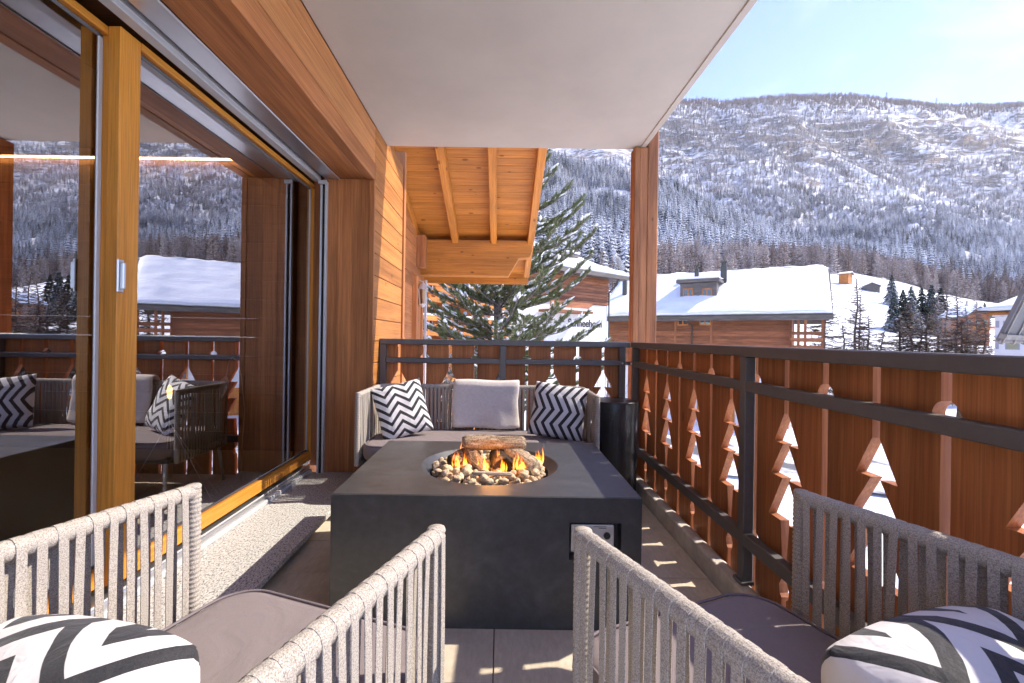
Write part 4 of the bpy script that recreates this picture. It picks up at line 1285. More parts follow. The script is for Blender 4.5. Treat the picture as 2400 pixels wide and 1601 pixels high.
# mountain side + valley meadow: one sheet each so that the material follows the place
def sheet(name, Ys, us, mat, **kw):
    vs_, fs_ = [], []
    for Y in Ys:
        for u in us: vs_.append((u*Y, Y, ground_z(u*Y, Y)))
    n = len(us)
    for j in range(len(Ys)-1):
        for i in range(n-1): fs_.append((j*n+i, j*n+i+1, (j+1)*n+i+1, (j+1)*n+i))
    return link(name, MB().add(vs_, fs_).mesh(name, True, recalc=False), mat, **kw)
US = [-1.6+3.9*k/230 for k in range(231)]
sheet('meadow', [26*(230/26)**(k/40) for k in range(41)], US, SNOW, label='snow covered meadow rising behind the chalets', kind='structure')
sheet('mountain', [230+(1800-230)*k/190 for k in range(191)] if False else [230+(1800-230)*k/300 for k in range(301)], US, mountain_mat(), label='steep snowy mountain side with rock bands', kind='structure')
link('ground', MB().add([(-3000, -3000, -5.75), (3000, -3000, -5.75), (3000, 26.5, -5.75), (-3000, 26.5, -5.75)], [(0, 1, 2, 3)]).mesh('ground', recalc=False), SNOW, label='snowy ground far below the balcony', kind='structure')
sheet('yard', [6+20.3*k/20 for k in range(21)], [-3+8*k/60 for k in range(61)], SNOW, label='snowy yard below the balcony', kind='structure')

# --------- trees for the far forest
def foliage_mat(name, dark, snow, lo, hi, nsc=1.4, light=None):
    m, nt, ns, ls, b = nmat(name)
    ge = ns.new('ShaderNodeNewGeometry'); sp = ns.new('ShaderNodeSeparateXYZ'); ls.new(ge.outputs['Normal'], sp.inputs[0])
    n = noise_node(ns, ls, ge.outputs['Position'], nsc, 3, .7)
    oi = ns.new('ShaderNodeObjectInfo')
    a = ns.new('ShaderNodeMath'); a.operation = 'MULTIPLY_ADD'; hn_ = ns.new('ShaderNodeMath'); hn_.operation = 'MULTIPLY_ADD'; ls.new(sp.outputs[2], hn_.inputs[0]); hn_.inputs[1].default_value = .55; hn_.inputs[2].default_value = .18; ls.new(n.outputs[0], a.inputs[0]); a.inputs[1].default_value = 1.5; ls.new(hn_.outputs[0], a.inputs[2])
    a2 = ns.new('ShaderNodeMath'); a2.operation = 'MULTIPLY_ADD'; ls.new(oi.outputs['Random'], a2.inputs[0]); a2.inputs[1].default_value = .45; ls.new(a.outputs[0], a2.inputs[2])
    nb = noise_node(ns, ls, ge.outputs['Position'], .013, 4, .65)
    a3 = ns.new('ShaderNodeMath'); a3.operation = 'MULTIPLY_ADD'; ls.new(nb.outputs[0], a3.inputs[0]); a3.inputs[1].default_value = 1.6; ls.new(a2.outputs[0], a3.inputs[2]); a2 = a3
    lo += .8; hi += .8
    f = ns.new('ShaderNodeMapRange'); f.inputs[1].default_value = lo; f.inputs[2].default_value = hi; ls.new(a2.outputs[0], f.inputs[0])
    dk = ramp(ns, [(0, dark), (1, light or [c*1.7 for c in dark])]); ls.new(oi.outputs['Random'], dk.inputs[0])
    ls.new(mixrgb(ns, ls, f.outputs[0], dk.outputs[0], snow), b.inputs['Base Color'])
    b.inputs['Roughness'].default_value = .9; b.inputs['Specular IOR Level'].default_value = .1
    return m
FO_SPRUCE = foliage_mat('snowy_spruce', (.020, .026, .026), (.78, .79, .82), 1.02, 1.62)
FO_FROST = foliage_mat('frosted_larch', (.125, .105, .097), (.70, .69, .70), .92, 1.65)
FO_LARCH = foliage_mat('bare_larch', (.135, .092, .068), (.58, .53, .50), 1.05, 1.85)

def conifer_proto(seed, kind):
    """height 1 conifer: trunk and drooping boughs"""
    rnd = random.Random(seed)
    mb = MB()
    mb.tube([(0, 0, -.03), (0, 0, 1.0)], [.014, .002], 5)
    wh = 13 if kind == 'spruce' else 16
    for w in range(wh):
        f = (w+.4)/wh
        z = .06+.92*f
        if kind == 'spruce': ln_ = .20*(1-f)**.85+.012; nb_ = 8; dr = -.42; wd = .085
        else: ln_ = (.17*(1-f)**.7+.015)*rnd.uniform(.6, 1.2); nb_ = 6; dr = .10; wd = .030
        for k in range(nb_):
            a = 2*math.pi*(k+rnd.uniform(-.3, .3))/nb_ + w*.7
            L_ = ln_*rnd.uniform(.7, 1.15); c, s = math.cos(a), math.sin(a)
            zz = z+rnd.uniform(-.018, .018)
            w1 = wd*(.5+.6*(1-f))*rnd.uniform(.7, 1.2)
            p0 = Vector((0, 0, zz)); p1 = Vector((c*L_*.55, s*L_*.55, zz+dr*L_*.35)); p2 = Vector((c*L_, s*L_, zz+dr*L_*(.9 if kind == 'spruce' else 1.6)))
            sd = Vector((-s, c, 0))*w1*.5
            rise = Vector((0, 0, .012))
            mb.add([p0, p1-sd-rise, p1+rise, p1+sd-rise, p2], [(0, 1, 2), (0, 2, 3), (1, 4, 2), (2, 4, 3)])
            if kind != 'spruce':
                for q in (.4, .7):
                    pp = p0.lerp(p2, q); dv = (Vector((-s, c, 0))*rnd.choice((-1, 1)) + Vector((c, s, .2)))*L_*.35
                    mb.add([pp, pp+Vector((0, 0, .008)), pp+dv], [(0, 1, 2)])
    return mb.mesh('conifer', recalc=False)
def scatter(name, pts, protos, mat, label, cat):
    col = bpy.data.collections.new(name+'_kinds')
    for i, me in enumerate(protos):
        if not me.materials: me.materials.append(mat)
        col.objects.link(bpy.data.objects.new(name+'_tree_kind', me))
    me = bpy.data.meshes.new(name)
    me.from_pydata([p[:3] for p in pts], [], [])
    at_ = me.attributes.new('sc', 'FLOAT_VECTOR', 'POINT')
    at_.data.foreach_set('vector', [c for p in pts for c in (p[4]*p[3], p[4]*p[3], p[3])])
    ar = me.attributes.new('ro', 'FLOAT_VECTOR', 'POINT')
    rnd = random.Random(3)
    ar.data.foreach_set('vector', [c for p in pts for c in (rnd.uniform(-.05, .05), rnd.uniform(-.05, .05), rnd.uniform(0, 6.28))])
    o = link(name, me, None, label=label, cat=cat, kind='stuff')
    ng = bpy.data.node_groups.new(name, 'GeometryNodeTree')
    ng.interface.new_socket('Geometry', in_out='INPUT', socket_type='NodeSocketGeometry')
    ng.interface.new_socket('Geometry', in_out='OUTPUT', socket_type='NodeSocketGeometry')
    gi, go = ng.nodes.new('NodeGroupInput'), ng.nodes.new('NodeGroupOutput')
    ci = ng.nodes.new('GeometryNodeCollectionInfo'); ci.inputs['Collection'].default_value = col
    ci.inputs['Separate Children'].default_value = True; ci.inputs['Reset Children'].default_value = True
    ip = ng.nodes.new('GeometryNodeInstanceOnPoints'); ip.inputs['Pick Instance'].default_value = True
    a1 = ng.nodes.new('GeometryNodeInputNamedAttribute'); a1.data_type = 'FLOAT_VECTOR'; a1.inputs['Name'].default_value = 'sc'
    a2 = ng.nodes.new('GeometryNodeInputNamedAttribute'); a2.data_type = 'FLOAT_VECTOR'; a2.inputs['Name'].default_value = 'ro'
    ri = ng.nodes.new('FunctionNodeRandomValue'); ri.data_type = 'INT'; ri.inputs[4].default_value = 0; ri.inputs[5].default_value = len(protos)-1
    L = ng.links
    L.new(gi.outputs[0], ip.inputs['Points']); L.new(ci.outputs[0], ip.inputs['Instance'])
    L.new(ri.outputs[2], ip.inputs['Instance Index'])
    L.new(a1.outputs[0], ip.inputs['Scale']); L.new(a2.outputs[0], ip.inputs['Rotation'])
    L.new(ip.outputs[0], go.inputs[0])
    md = o.modifiers.new('scatter', 'NODES'); md.node_group = ng
    return o
rnd = random.Random(11)
sp_pts, fr_pts, la_pts = [], [], []
def edge_Y(px):   # where the wood starts above the meadow
    ks = [(-900, 150), (1300, 150), (1600, 165), (1900, 205), (1990, 228), (2100, 240), (2330, 250), (4200, 250)]
    for (a, va), (b2, vb) in zip(ks, ks[1:]):
        if a <= px <= b2: return va+(vb-va)*(px-a)/(b2-a)
    return 240
N_TRY = 60000
for _ in range(N_TRY):
    # sample uniformly in area over the wedge seen past the balcony
    Y = math.sqrt(rnd.uniform(140**2, 1600**2)); u = rnd.uniform(-.35, 1.75)
    px = 1173+1067*u; X = u*Y
    if Y < edge_Y(px): continue
    cl = mnoise.fractal(Vector((X*.012, Y*.012, 9.1)), .8, 2, 3)
    gl = mnoise.fractal(Vector((X*.004, Y*.0022, 5.5)), .8, 2, 3)
    if Y < 760:
        if cl < -.42: continue
        z = ground_z(X, Y)
        e = Y-edge_Y(px)
        if e < 95*(.7+.6*rnd.random()) and px > 1480 or (rnd.random() < .10 and cl > .1):
            la_pts.append((X, Y, z-.3, rnd.uniform(11, 17), rnd.uniform(.95, 1.25)))
        elif gl > .22 and rnd.random() < .7: fr_pts.append((X, Y, z-.3, rnd.uniform(11, 18), rnd.uniform(.95, 1.3)))
        else: sp_pts.append((X, Y, z-.3, rnd.uniform(11, 22)*(1+.45*cl), rnd.uniform(.7, 1.05)))
    else:
        dens = .95 + .9*gl + .4*cl
        if Y > 1440: dens += .6 if px > 1580 else -.3
        if 1180 < Y < 1400: dens -= .20
        dens -= .45*cliff_mask(X, Y)
        if px < 1490 and Y > 1150: dens -= .75
        if rnd.random() > dens: continue
        z = ground_z(X, Y)
        if Y < 1000 and rnd.random() < .5: sp_pts.append((X, Y, z-.3, rnd.uniform(10, 18), rnd.uniform(.9, 1.2)))
        elif Y > 1430: la_pts.append((X, Y, z-.3, rnd.uniform(10, 19), rnd.uniform(.9, 1.25)))
        else: fr_pts.append((X, Y, z-.3, rnd.uniform(9, 17), rnd.uniform(.9, 1.3)))
# fill the near wood densely
for _ in range(15000):
    Y = math.sqrt(rnd.uniform(140**2, 740**2)); u = rnd.uniform(-.1, 1.45); px = 1173+1067*u; X = u*Y
    if Y < edge_Y(px)+12: continue
    cl = mnoise.fractal(Vector((X*.012, Y*.012, 9.1)), .8, 2, 3)
    if cl < -.34: continue
    z = ground_z(X, Y); e = Y-edge_Y(px)
    if e < 110*(.5+.8*rnd.random()) and px > 1500: la_pts.append((X, Y, z-.3, rnd.uniform(11, 17), rnd.uniform(.95, 1.25)))
    else: sp_pts.append((X, Y, z-.3, rnd.uniform(10, 21)*(1+.45*cl), rnd.uniform(.7, 1.0)))
scatter('spruce_forest', sp_pts, [conifer_proto(i, 'spruce') for i in range(4)], FO_SPRUCE, 'dense snow dusted spruce forest on the mountain side', 'forest')
scatter('frosted_forest', fr_pts, [conifer_proto(20+i, 'larch') for i in range(3)], FO_FROST, 'pale frosted larch wood on the upper slopes', 'forest')
scatter('larch_forest', la_pts, [conifer_proto(40+i, 'larch') for i in range(3)], FO_LARCH, 'brown bare larch wood along the meadow edge and the ridge', 'forest')

# avalanche barriers on the upper slope
FENCE = plain('barrier_steel', (.10, .10, .11), .6)
for (px, py, Y, L_) in ((1975, 372, 1210, 55), (1962, 384, 1180, 48), (1985, 398, 1150, 60), (1978, 410, 1130, 52), (2350, 382, 1190, 70), (2352, 396, 1160, 75), (1600, 345, 1250, 80), (1605, 360, 1230, 90), (1590, 318, 1290, 70)):
    p = at(px, py, Y); bar = MB()
    nseg = 14
    tops = []
    for k in range(nseg+1):
        X = p.x-L_/2+L_*k/nseg; zz = ground_z(X, Y)
        tops.append((X, Y-1, zz+4.2)); bar.tube([(X, Y-1.2, zz-1), (X, Y-.8, zz+4.5)], .35, 4)
    for dz in (0, -1.6): bar.tube([(a, b2, c+dz) for a, b2, c in tops], .35, 4)
    link('snow_barrier', bar.mesh('snow_barrier'), FENCE, label='low dark avalanche barrier across the snowy upper slope', cat='barrier', group='avalanche barriers on the mountain')

# power pylons on the ridge
for px in (2078, 2195):
    Y = 1545; p = at(px, 232, Y); zz = ground_z(p.x, Y)
    mb = MB()
    for sx in (-1, 1):
        for sy in (-1, 1): mb.tube([(sx*2.6, sy*2.6, 0), (sx*.5, sy*.5, 30)], .35, 4)
    for zz_, w_ in ((21, 9), (26, 12), (30, 6)): mb.tube([(-w_, 0, zz_), (w_, 0, zz_)], .4, 4)
    for k in range(5):
        h0, h1 = k*6, k*6+6; w0, w1 = 2.6-2.1*h0/30, 2.6-2.1*h1/30
        mb.tube([(-w0, -w0, h0), (w1, -w1, h1)], .2, 4); mb.tube([(w0, w0, h0), (-w1, w1, h1)], .2, 4)
    link('power_pylon', mb.mesh('power_pylon'), FENCE, loc=(p.x, Y, zz), label='tiny steel pylon on the wooded ridge, %s one' % ('first' if px < 2100 else 'second'), cat='pylon', group='pylons on the ridge')
# ================================================================ chalets and single trees
WHITE = plain('white_render', (.72, .71, .70), .9, nscale=2, namt=.05, bscale=40, bstr=.15, bdist=.01)
GREYW = woods('weathered_grey_wood', (.10, .085, .075), (.21, .185, .165), var=.08)
CHW = woods('chalet_siding', (.24, .085, .036), (.42, .165, .072), var=.30)
ORW = woods('orange_siding', (.50, .17, .035), (.70, .28, .065), var=.12)
DKMETAL = plain('chimney_metal', (.055, .055, .045), .55, nscale=3, namt=.2)
def window_glass():
    m, nt, ns, ls, b = nmat('window_glass'); b.inputs['Base Color'].default_value = (.05, .06, .07, 1); b.inputs['Roughness'].default_value = .05
    b.inputs['Specular IOR Level'].default_value = .9; return m
WGLASS = window_glass()
class Frame:
    """a building with its own axes: x along the front, y away from the viewer"""
    def __init__(s, name, p0, p1, **kw):
        a = math.atan2(p1[1]-p0[1], p1[0]-p0[0])
        s.L = math.dist(p0, p1)
        s.e = empty(name, (p0[0], p0[1], 0), a, **kw)
        s.M = Matrix.Translation((p0[0], p0[1], 0)) @ Matrix.Rotation(a, 4, 'Z'); s.I = s.M.inverted()
    def pix(s, px, py, yl):
        """local x, z where the view line meets the local plane y = yl"""
        o = s.I @ CAMP; d = s.I.to_3x3() @ ray(px, py); t = (yl-o.y)/d.y; q = o+d*t
        return q.x, q.z
    def box(s, name, x0, x1, y0, y1, z0, z1, mat, bev=0.01, parent=None):
        o = box(name, x0, x1, y0, y1, z0, z1, mat, None, bev)
        if parent is None: o.parent = s.e
        else: o.parent = parent; o.location -= parent.location
        return o
    def mesh(s, name, mb, mat, smooth=False, parent=None):
        o = link(name, mb.mesh(name, smooth), mat, s.e if parent is None else parent)
        if parent is not None: o.location = -parent.location
        return o
    def window(s, x0, x1, z0, z1, y, fw=.07, n=2, wood_=None):
        wm = wood_ or ORW['z']
        w = s.box('window', x0, x1, y-.03, y+.02, z0, z1, wm, .008)
        k = (x1-x0-fw)/n
        for i in range(n):
            s.box('pane', x0+fw+i*k, x0+i*k+k, y-.035, y-.031, z0+fw, z1-fw, WGLASS, 0, parent=w)
        return w
def snow_cap(F, poly_pts, th, seed, parent=None, res=26):
    """thick uneven snow over a quad roof slope, given as 4 corners (eave l, eave r, ridge r, ridge l)"""
    a, b2, c, d = [Vector(p) for p in poly_pts]
    n = res
    vs_, fs_ = [], []
    for lay in (0, 1):
        for j in range(n+1):
            for i in range(n+1):
                u, v = i/n, j/n
                p = (a.lerp(b2, u)).lerp(d.lerp(c, u), v)
                if lay:
                    e = min(u*n, (1-u)*n, v*n*1.0)
                    k = 1-math.exp(-e*1.1) if j else .35
                    h = th*(.25+.75*k)*(1+.45*mnoise.fractal(Vector((p.x*.45+seed, p.y*.45, 1)), .8, 2, 3)) + .04*mnoise.noise(Vector((p.x*2, p.y*2, seed)))
                    p = p + Vector((0, -.10*max(0, 1-v*n*.8)+.12*mnoise.noise(Vector((p.x*.9, seed, 0)))*max(0, 1-v*4), h - (.16*max(0, mnoise.noise(Vector((p.x*1.3, seed, 5)))) if j == 0 else 0)))
                else: p = p + Vector((0, 0, .012))
                vs_.append(p)
    m = (n+1)*(n+1)
    for j in range(n):
        for i in range(n):
            q = (j*(n+1)+i, j*(n+1)+i+1, (j+1)*(n+1)+i+1, (j+1)*(n+1)+i)
            fs_.append(tuple(m+k for k in q)); fs_.append(q[::-1])
    for i in range(n):
        for (p, q) in ((i, i+1), ((n*(n+1))+i+1, n*(n+1)+i)): fs_.append((p, q, q+m, p+m))
        for (p, q) in (((i+1)*(n+1), i*(n+1)), (i*(n+1)+n, (i+1)*(n+1)+n)): fs_.append((p, q, q+m, p+m))
    return F.mesh('roof_snow', MB().add(vs_, fs_), SNOW, True, parent)

# ---- long chalet with the dormer
A, B_ = at(1392, 742, 41.3), at(1953, 733, 31.5)
C1 = Frame('long_chalet', (A.x, A.y), (B_.x, B_.y), label='long brown chalet with snow covered roof and dormer beyond the corner post', cat='chalet')
L1 = C1.L; ZE = 3.10; YR, ZR = 7.0, 7.15
rf = C1.mesh('roof', MB().prism([(0, ZE-.28), (0, ZE), (YR, ZR), (2*YR, ZE), (2*YR, ZE-.28), (YR, ZR-.3)], 'x', 0, L1), GREYW['x'])
C1.box('fascia', -.02, L1+.02, -.06, -.005, ZE-.42, ZE+.02, GREYW['x'], .01)
C1.box('gutter', -.02, L1+.02, -.14, -.062, ZE-.06, ZE+.02, DKMETAL, .01)
snow_cap(C1, [(.05, -.02, ZE), (L1-.05, -.02, ZE), (L1-.15, YR, ZR), (.05, YR, ZR)], .36, 3, res=44)
snow_cap(C1, [(L1-.05, 2*YR, ZE), (.05, 2*YR, ZE), (.05, YR, ZR), (L1-.05, YR, ZR)], .36, 4)
xr, _ = C1.pix(1853, 770, 1.3); xl, _ = C1.pix(1425, 770, 1.3)
C1.box('wall_core', xl, xr, 1.34, 13, -5.8, ZE+.35, CHW['x'], 0)
k = 0
z = ZE+.45
while z > .55:
    C1.box('siding_board', xl-.01, xr, 1.30, 1.339, z-.205, z-.03, CHW['x'], .006); z -= .205
for px in (1583, 1667, 1853):
    xx, _ = C1.pix(px, 770, 1.3); C1.box('corner_board', xx-.09, xx+.09, 1.265, 1.299, .55, ZE+.3, CHW['z'], .008)
xx0, _ = C1.pix(1612, 800, 1.3); C1.box('plinth_wall', xx0, xr+.05, 1.22, 1.298, -5.8, .50, WHITE, .01)
C1.box('plinth_wall', xl, xx0-.01, 1.285, 1.298, -5.8, -1.2, WHITE, .01)
C1.box('ledge', xx0-.03, xr+.08, 1.15, 1.30, .501, .60, GREYW['x'], .01)
for pa, pb in ((1588, 1613), (1639, 1666)):
    a, _ = C1.pix(pa, 760, 1.28); b2, _ = C1.pix(pb, 760, 1.28); _, zt = C1.pix(pa, 751, 1.28); _, zb = C1.pix(pa, 763, 1.28)
    C1.window(a, b2, zb, zt+.1, 1.285, .09)
# garage doors and windows lower down, seen through the railing cut-outs
for i in range(4):
    x0 = 5+i*3.0
    C1.window(x0, x0+1.5, -2.4, -1.1, 1.19 if x0 > xx0 else 1.26, .1)
C1.box('garage_door', 8.6, 11.4, 1.18, 1.215, -5.7, -3.2, ORW['z'], .01)
C1.box('garage_door', 12.2, 15.0, 1.18, 1.215, -5.7, -3.2, ORW['z'], .01)
# drainpipe
xd, _ = C1.pix(1622, 775, 1.2)
C1.mesh('drainpipe', MB().tube([(xd-.35, 0, ZE-.1), (xd-.35, .05, ZE-.35), (xd, 1.1, ZE-.75), (xd, 1.14, -5.5)], .07, 8), DKMETAL, True)
# dormer
def rz_(y): return ZE+(ZR-ZE)*y/YR
yd = .5
while yd < 6 and C1.pix(1640, 698, yd)[1] > rz_(yd)+.22: yd += .05
print('dormer', yd)
dx0, dz0 = C1.pix(1594, 698, yd); dx1, dz1 = C1.pix(1680, 660, yd)
dm = C1.box('dormer', dx0, dx1, yd, 6.4, rz_(yd)-.3, dz1-.02, GREYW['x'], .02)
C1.box('dormer_roof', dx0-.28, dx1+.25, yd-.35, 6.6, dz1, dz1+.28, GREYW['x'], .02)
snow_cap(C1, [(dx0-.25, yd-.33, dz1+.28), (dx1+.22, yd-.33, dz1+.28), (dx1+.22, 6.6, dz1+.55), (dx0-.25, 6.6, dz1+.55)], .25, 8, res=16)
for pa, pb in ((1601, 1625), (1645, 1669)):
    a, _ = C1.pix(pa, 685, yd); b2, _ = C1.pix(pb, 685, yd); _, zt = C1.pix(pa, 676.5, yd); _, zb = C1.pix(pa, 695, yd)
    C1.window(a, b2, zb, zt, yd-.005, .08)
# chimneys
for (pa, pb, ptop, yy) in ((1689, 1703, 613, 4.6), (1628, 1637, 622, 6.2), (1459, 1468, 648, 3.0)):
    a, zt = C1.pix(pa, ptop, yy); b2, _ = C1.pix(pb, ptop, yy)
    ch = C1.box('chimney', a, b2, yy, yy+(b2-a), rz_(yy)-.3, zt-.35, DKMETAL, .01)
    C1.box('chimney_cap', a-.05, b2+.05, yy-.05, yy+(b2-a)+.05, zt-.12, zt, DKMETAL, .02, parent=ch)
    C1.box('chimney_neck', a+.08, b2-.08, yy+.08, yy+(b2-a)-.08, zt-.35, zt-.121, DKMETAL, 0, parent=ch)
# end balcony
for z0, z1 in ((.10, .42), (.58, .86), (1.12, 1.40), (1.62, 1.86)):
    C1.box('balcony_rail', xr+.02, L1-.55, .58, .64, z0, z1, CHW['x'], .01)
    C1.box('balcony_rail', L1-.62, L1-.55, .65, 12.0, z0, z1, CHW['y'], .01)
for xx in (xr+.5, L1-1.6, L1-.56):
    C1.box('balcony_post', xx-.09, xx+.09, .645, .80, -.1, ZE, CHW['z'], .01)
C1.box('balcony_floor', xr+.02, L1-.62, .66, 12.0, -.12, .08, CHW['x'], .01)
C1.box('balcony_wall', xr+.005, L1-3.0, 3.2, 3.3, .09, ZE+1.0, ORW['x'], .01)

# ---- chalet with the painted name
p0, p1 = at(1150, 700, 25.5), at(1424, 700, 32)
C2 = Frame('white_base_chalet', (p0.x, p0.y), (p1.x, p1.y), label='chalet with white lower wall and painted lettering behind the pine', cat='chalet')
L2 = C2.L; E2 = CAM_Z + 4.15
C2.box('lower_wall', 0, L2, 0, 9, -5.8, CAM_Z+2.30, WHITE, .02)
z = E2+.1
while z > CAM_Z+2.4:
    C2.box('siding_board', -.02, L2+.05, -.06, -.002, z-.19, z-.03, CHW['x'], .006); z -= .19
C2.box('upper_wall', .0, L2, 0, 9, CAM_Z+2.31, E2+.6, CHW['x'], 0)
C2.box('fascia', -1, L2+1.3, -1.05, -.98, E2-.05, E2+.22, GREYW['x'], .01)
C2.mesh('soffit', MB().add([(-1, -1, E2), (L2+1.3, -1, E2), (L2+1.3, 10, E2), (-1, 10, E2)], [(0, 1, 2, 3)]), GREYW['x'])
R0 = (L2-3.4, 4.4, E2+2.75); Rl = (-1, 4.4, E2+2.75)
C2.mesh('roof', MB().add([(-1, -1, E2+.2), (L2+1.3, -1, E2+.2), (L2+1.3, 10, E2+.2), (-1, 10, E2+.2), R0, Rl], [(0, 1, 4, 5), (1, 2, 4), (2, 3, 5, 4)]), GREYW['x'])
snow_cap(C2, [(-1, -1, E2+.2), (L2+1.3, -1, E2+.2), R0, Rl], .32, 5)
snow_cap(C2, [(L2+1.3, -1, E2+.2), (L2+1.3, 10, E2+.2), (R0[0], R0[1]+.05, R0[2]), R0], .32, 6)
a, zt = C2.pix(1306, 598, .6); b2, zb = C2.pix(1345, 630, .6)
C2.box('dormer', a, b2, .6, 4, zb, zt, GREYW['x'], .02); C2.box('dormer_roof', a-.2, b2+.2, .3, 4.4, zt+.01, zt+.22, GREYW['x'], .02)
snow_cap(C2, [(a-.2, .3, zt+.22), (b2+.2, .3, zt+.22), (b2+.2, 4.4, zt+.4), (a-.2, 4.4, zt+.4)], .22, 9, res=10)
wm = (b2-a)/2+a
C2.window(a+.12, wm-.05, zb+.12, zt-.25, .595, .06); C2.window(wm+.08, b2-.1, zb+.12, zt-.25, .595, .06)
a, zt = C2.pix(1335, 663, -.06); b2, zb = C2.pix(1346, 675, -.06); C2.window(a, b2, zb, zt, -.065, .06, 1)
a, zt = C2.pix(1248, 779, 0); b2, zb = C2.pix(1274, 800, 0); C2.window(a, b2, zb, zt, -.005, .07)
a, zt = C2.pix(1262, 664, -.06); b2, zb = C2.pix(1290, 690, -.06); C2.window(a, b2, zb, zt, -.065, .07)
C2.box('balcony_rail', L2*.35, L2*.72, -1.1, -1.04, CAM_Z+1.9, CAM_Z+2.25, CHW['x'], .01)
C2.box('balcony_floor', L2*.35, L2*.72, -1.15, -.07, CAM_Z+1.6, CAM_Z+1.75, CHW['x'], .01)
a, zt = C2.pix(1411, 760, -.02)
td = bpy.data.curves.new('lettering', 'FONT'); td.body = 'Schneehorn'; td.align_x = 'RIGHT'; td.extrude = .01; td.offset = .012
x_l, _ = C2.pix(1346, 760, -.02)
td.size = .72
to = bpy.data.objects.new('lettering', td); COL.objects.link(to); to.parent = C2.e
_, zbase = C2.pix(1405, 767.5, -.02)
LETTER = plain('lettering_paint', (.035, .030, .028), .8)
bpy.context.view_layer.update()
tme = bpy.data.meshes.new_from_object(to.evaluated_get(bpy.context.evaluated_depsgraph_get()))
bpy.data.objects.remove(to)
to = link('lettering', tme, LETTER, C2.e, loc=(a, -.025, zbase), rot=(R(90), 0, 0))
C2.mesh('downpipe', MB().tube([(L2+.06, -.9, E2), (L2+.1, -.5, E2-.5), (L2+.06, -.08, E2-.9), (L2+.06, -.08, -5.5)], .05, 7), DKMETAL, True)

# ---- sunny orange chalet with balconies
p0, p1 = at(930, 700, 17.0), at(1190, 700, 24)
C3 = Frame('orange_chalet', (p0.x, p0.y), (p1.x, p1.y), label='sunlit orange chalet with long wooden balconies behind the pine', cat='chalet')
L3 = C3.L
C3.box('wall_core', 0, L3, 1.45, 8, -5.8, 6.5, ORW['x'], 0)
for (pz) in (690, 786):
    _, zf = C3.pix(1050, pz+8, 0)
    fl_ = C3.box('balcony_floor', -1, L3+.4, .05, 1.44, zf-.25, zf-.05, ORW['x'], .02)
    for i, (d0, d1) in enumerate(((.12, .30), (.42, .60), (.74, .94))):
        C3.box('balcony_rail', -1, L3+.4, -.04, .02, zf+d0, zf+d1, ORW['x'], .01)
    C3.box('rail_snow', -1, L3+.4, -.08, .06, zf+.945, zf+1.03, SNOW, .03)
    for k in range(6):
        xx = .3+k*(L3/5.2); C3.box('balcony_post', xx-.08, xx+.08, .025, .16, zf-.25, zf+(2.4 if k % 2 else .98), ORW['z'], .01)
    for k in range(4):
        C3.window(.8+k*2.0, 1.8+k*2.0, zf+.3, zf+1.7, 1.44, .08, wood_=WHITE)

# ---- near roof corner at the picture edge
RW = woods('grey_rafter', (.16, .14, .125), (.30, .27, .24), var=.1)
q0 = at(2343, 800, 14); 
rn = empty('neighbour_roof_corner', q0, label='grey sloping roof corner with rafters at the edge of the view', cat='roof')
e1 = at(2343, 800, 14)-q0; e2 = at(2425, 640, 13.0)-q0; ax = Vector((1.9, 1.0, 0)).normalized()*4.5
def slab(name, o_, u, v, th, mat):
    n_ = u.cross(v).normalized()
    if n_.z < 0: n_ = -n_
    o = Vector(o_)
    vs_ = [o, o+u, o+u+v, o+v]; vs_ += [p+n_*th for p in vs_]
    return link(name, MB().add(vs_, [(0, 3, 2, 1), (4, 5, 6, 7), (0, 1, 5, 4), (1, 2, 6, 5), (2, 3, 7, 6), (3, 0, 4, 7)]).mesh(name), mat, rn)
slab('roof_slab', (0, 0, 0), ax, e2*1.6, .10, plain('slate_verge', (.085, .08, .085), .6, nscale=4, namt=.15))
ud = e2.normalized()
for k in range(5):
    slab('rafter', ax*(.04+.22*k)+Vector((0, 0, -.10)), ax.normalized()*.10, e2*1.6, .09, RW['y'])
slab('purlin', e2*.16+Vector((0, 0, -.26)), ax, ud*.16, .15, RW['x'])
slab('eave_board', Vector((0.02, 0.02, -.03))+ud*-.02, ax, ud*.05, .16, RW['x'])

# ---- white house with painted windows at the picture edge
p0, p1 = at(2331, 760, 34), at(2520, 760, 30)
C4 = Frame('white_house', (p0.x, p0.y), (p1.x, p1.y), label='white house with orange eave and snowy roof at the edge of the view', cat='house')
_, z4 = C4.pix(2345, 742, 0)
C4.box('wall', 0, C4.L, 0, 9, -5.8, z4, WHITE, .02)
C4.box('cornice', -.10, C4.L+.1, -.10, 9, z4+.005, z4+.12, WHITE, .01)
C4.box('eave', -.30, C4.L+.3, -.35, 9.3, z4+.125, z4+.32, ORW['x'], .02)
C4.box('gutter', -.65, C4.L+.7, -.75, 9.7, z4+.325, z4+.42, DKMETAL, .02)
snow_cap(C4, [(-.6, -.7, z4+.42), (C4.L+.6, -.7, z4+.42), (C4.L, 4.5, z4+2.6), (1.2, 4.5, z4+2.6)], .3, 12, res=14)
C4.box('band', -.03, C4.L+.03, -.03, -.002, z4-1.55, z4-1.40, plain('grey_band', (.50, .50, .52), .9), .005)
PAINT = plain('painted_grey', (.36, .36, .40), .9)
a, zt = C4.pix(2334, 790, 0); b2, zb = C4.pix(2341, 818, 0)
C4.mesh('painted_arch', MB().prism([(a, zb), (b2, zb), (b2, zt-.15)]+[((a+b2)/2+(b2-a)/2*math.cos(R(t_)), zt-.15+.28*math.sin(R(t_))) for t_ in range(15, 166, 15)]+[(a, zt-.15)], 'y', -.012, -.001), PAINT)
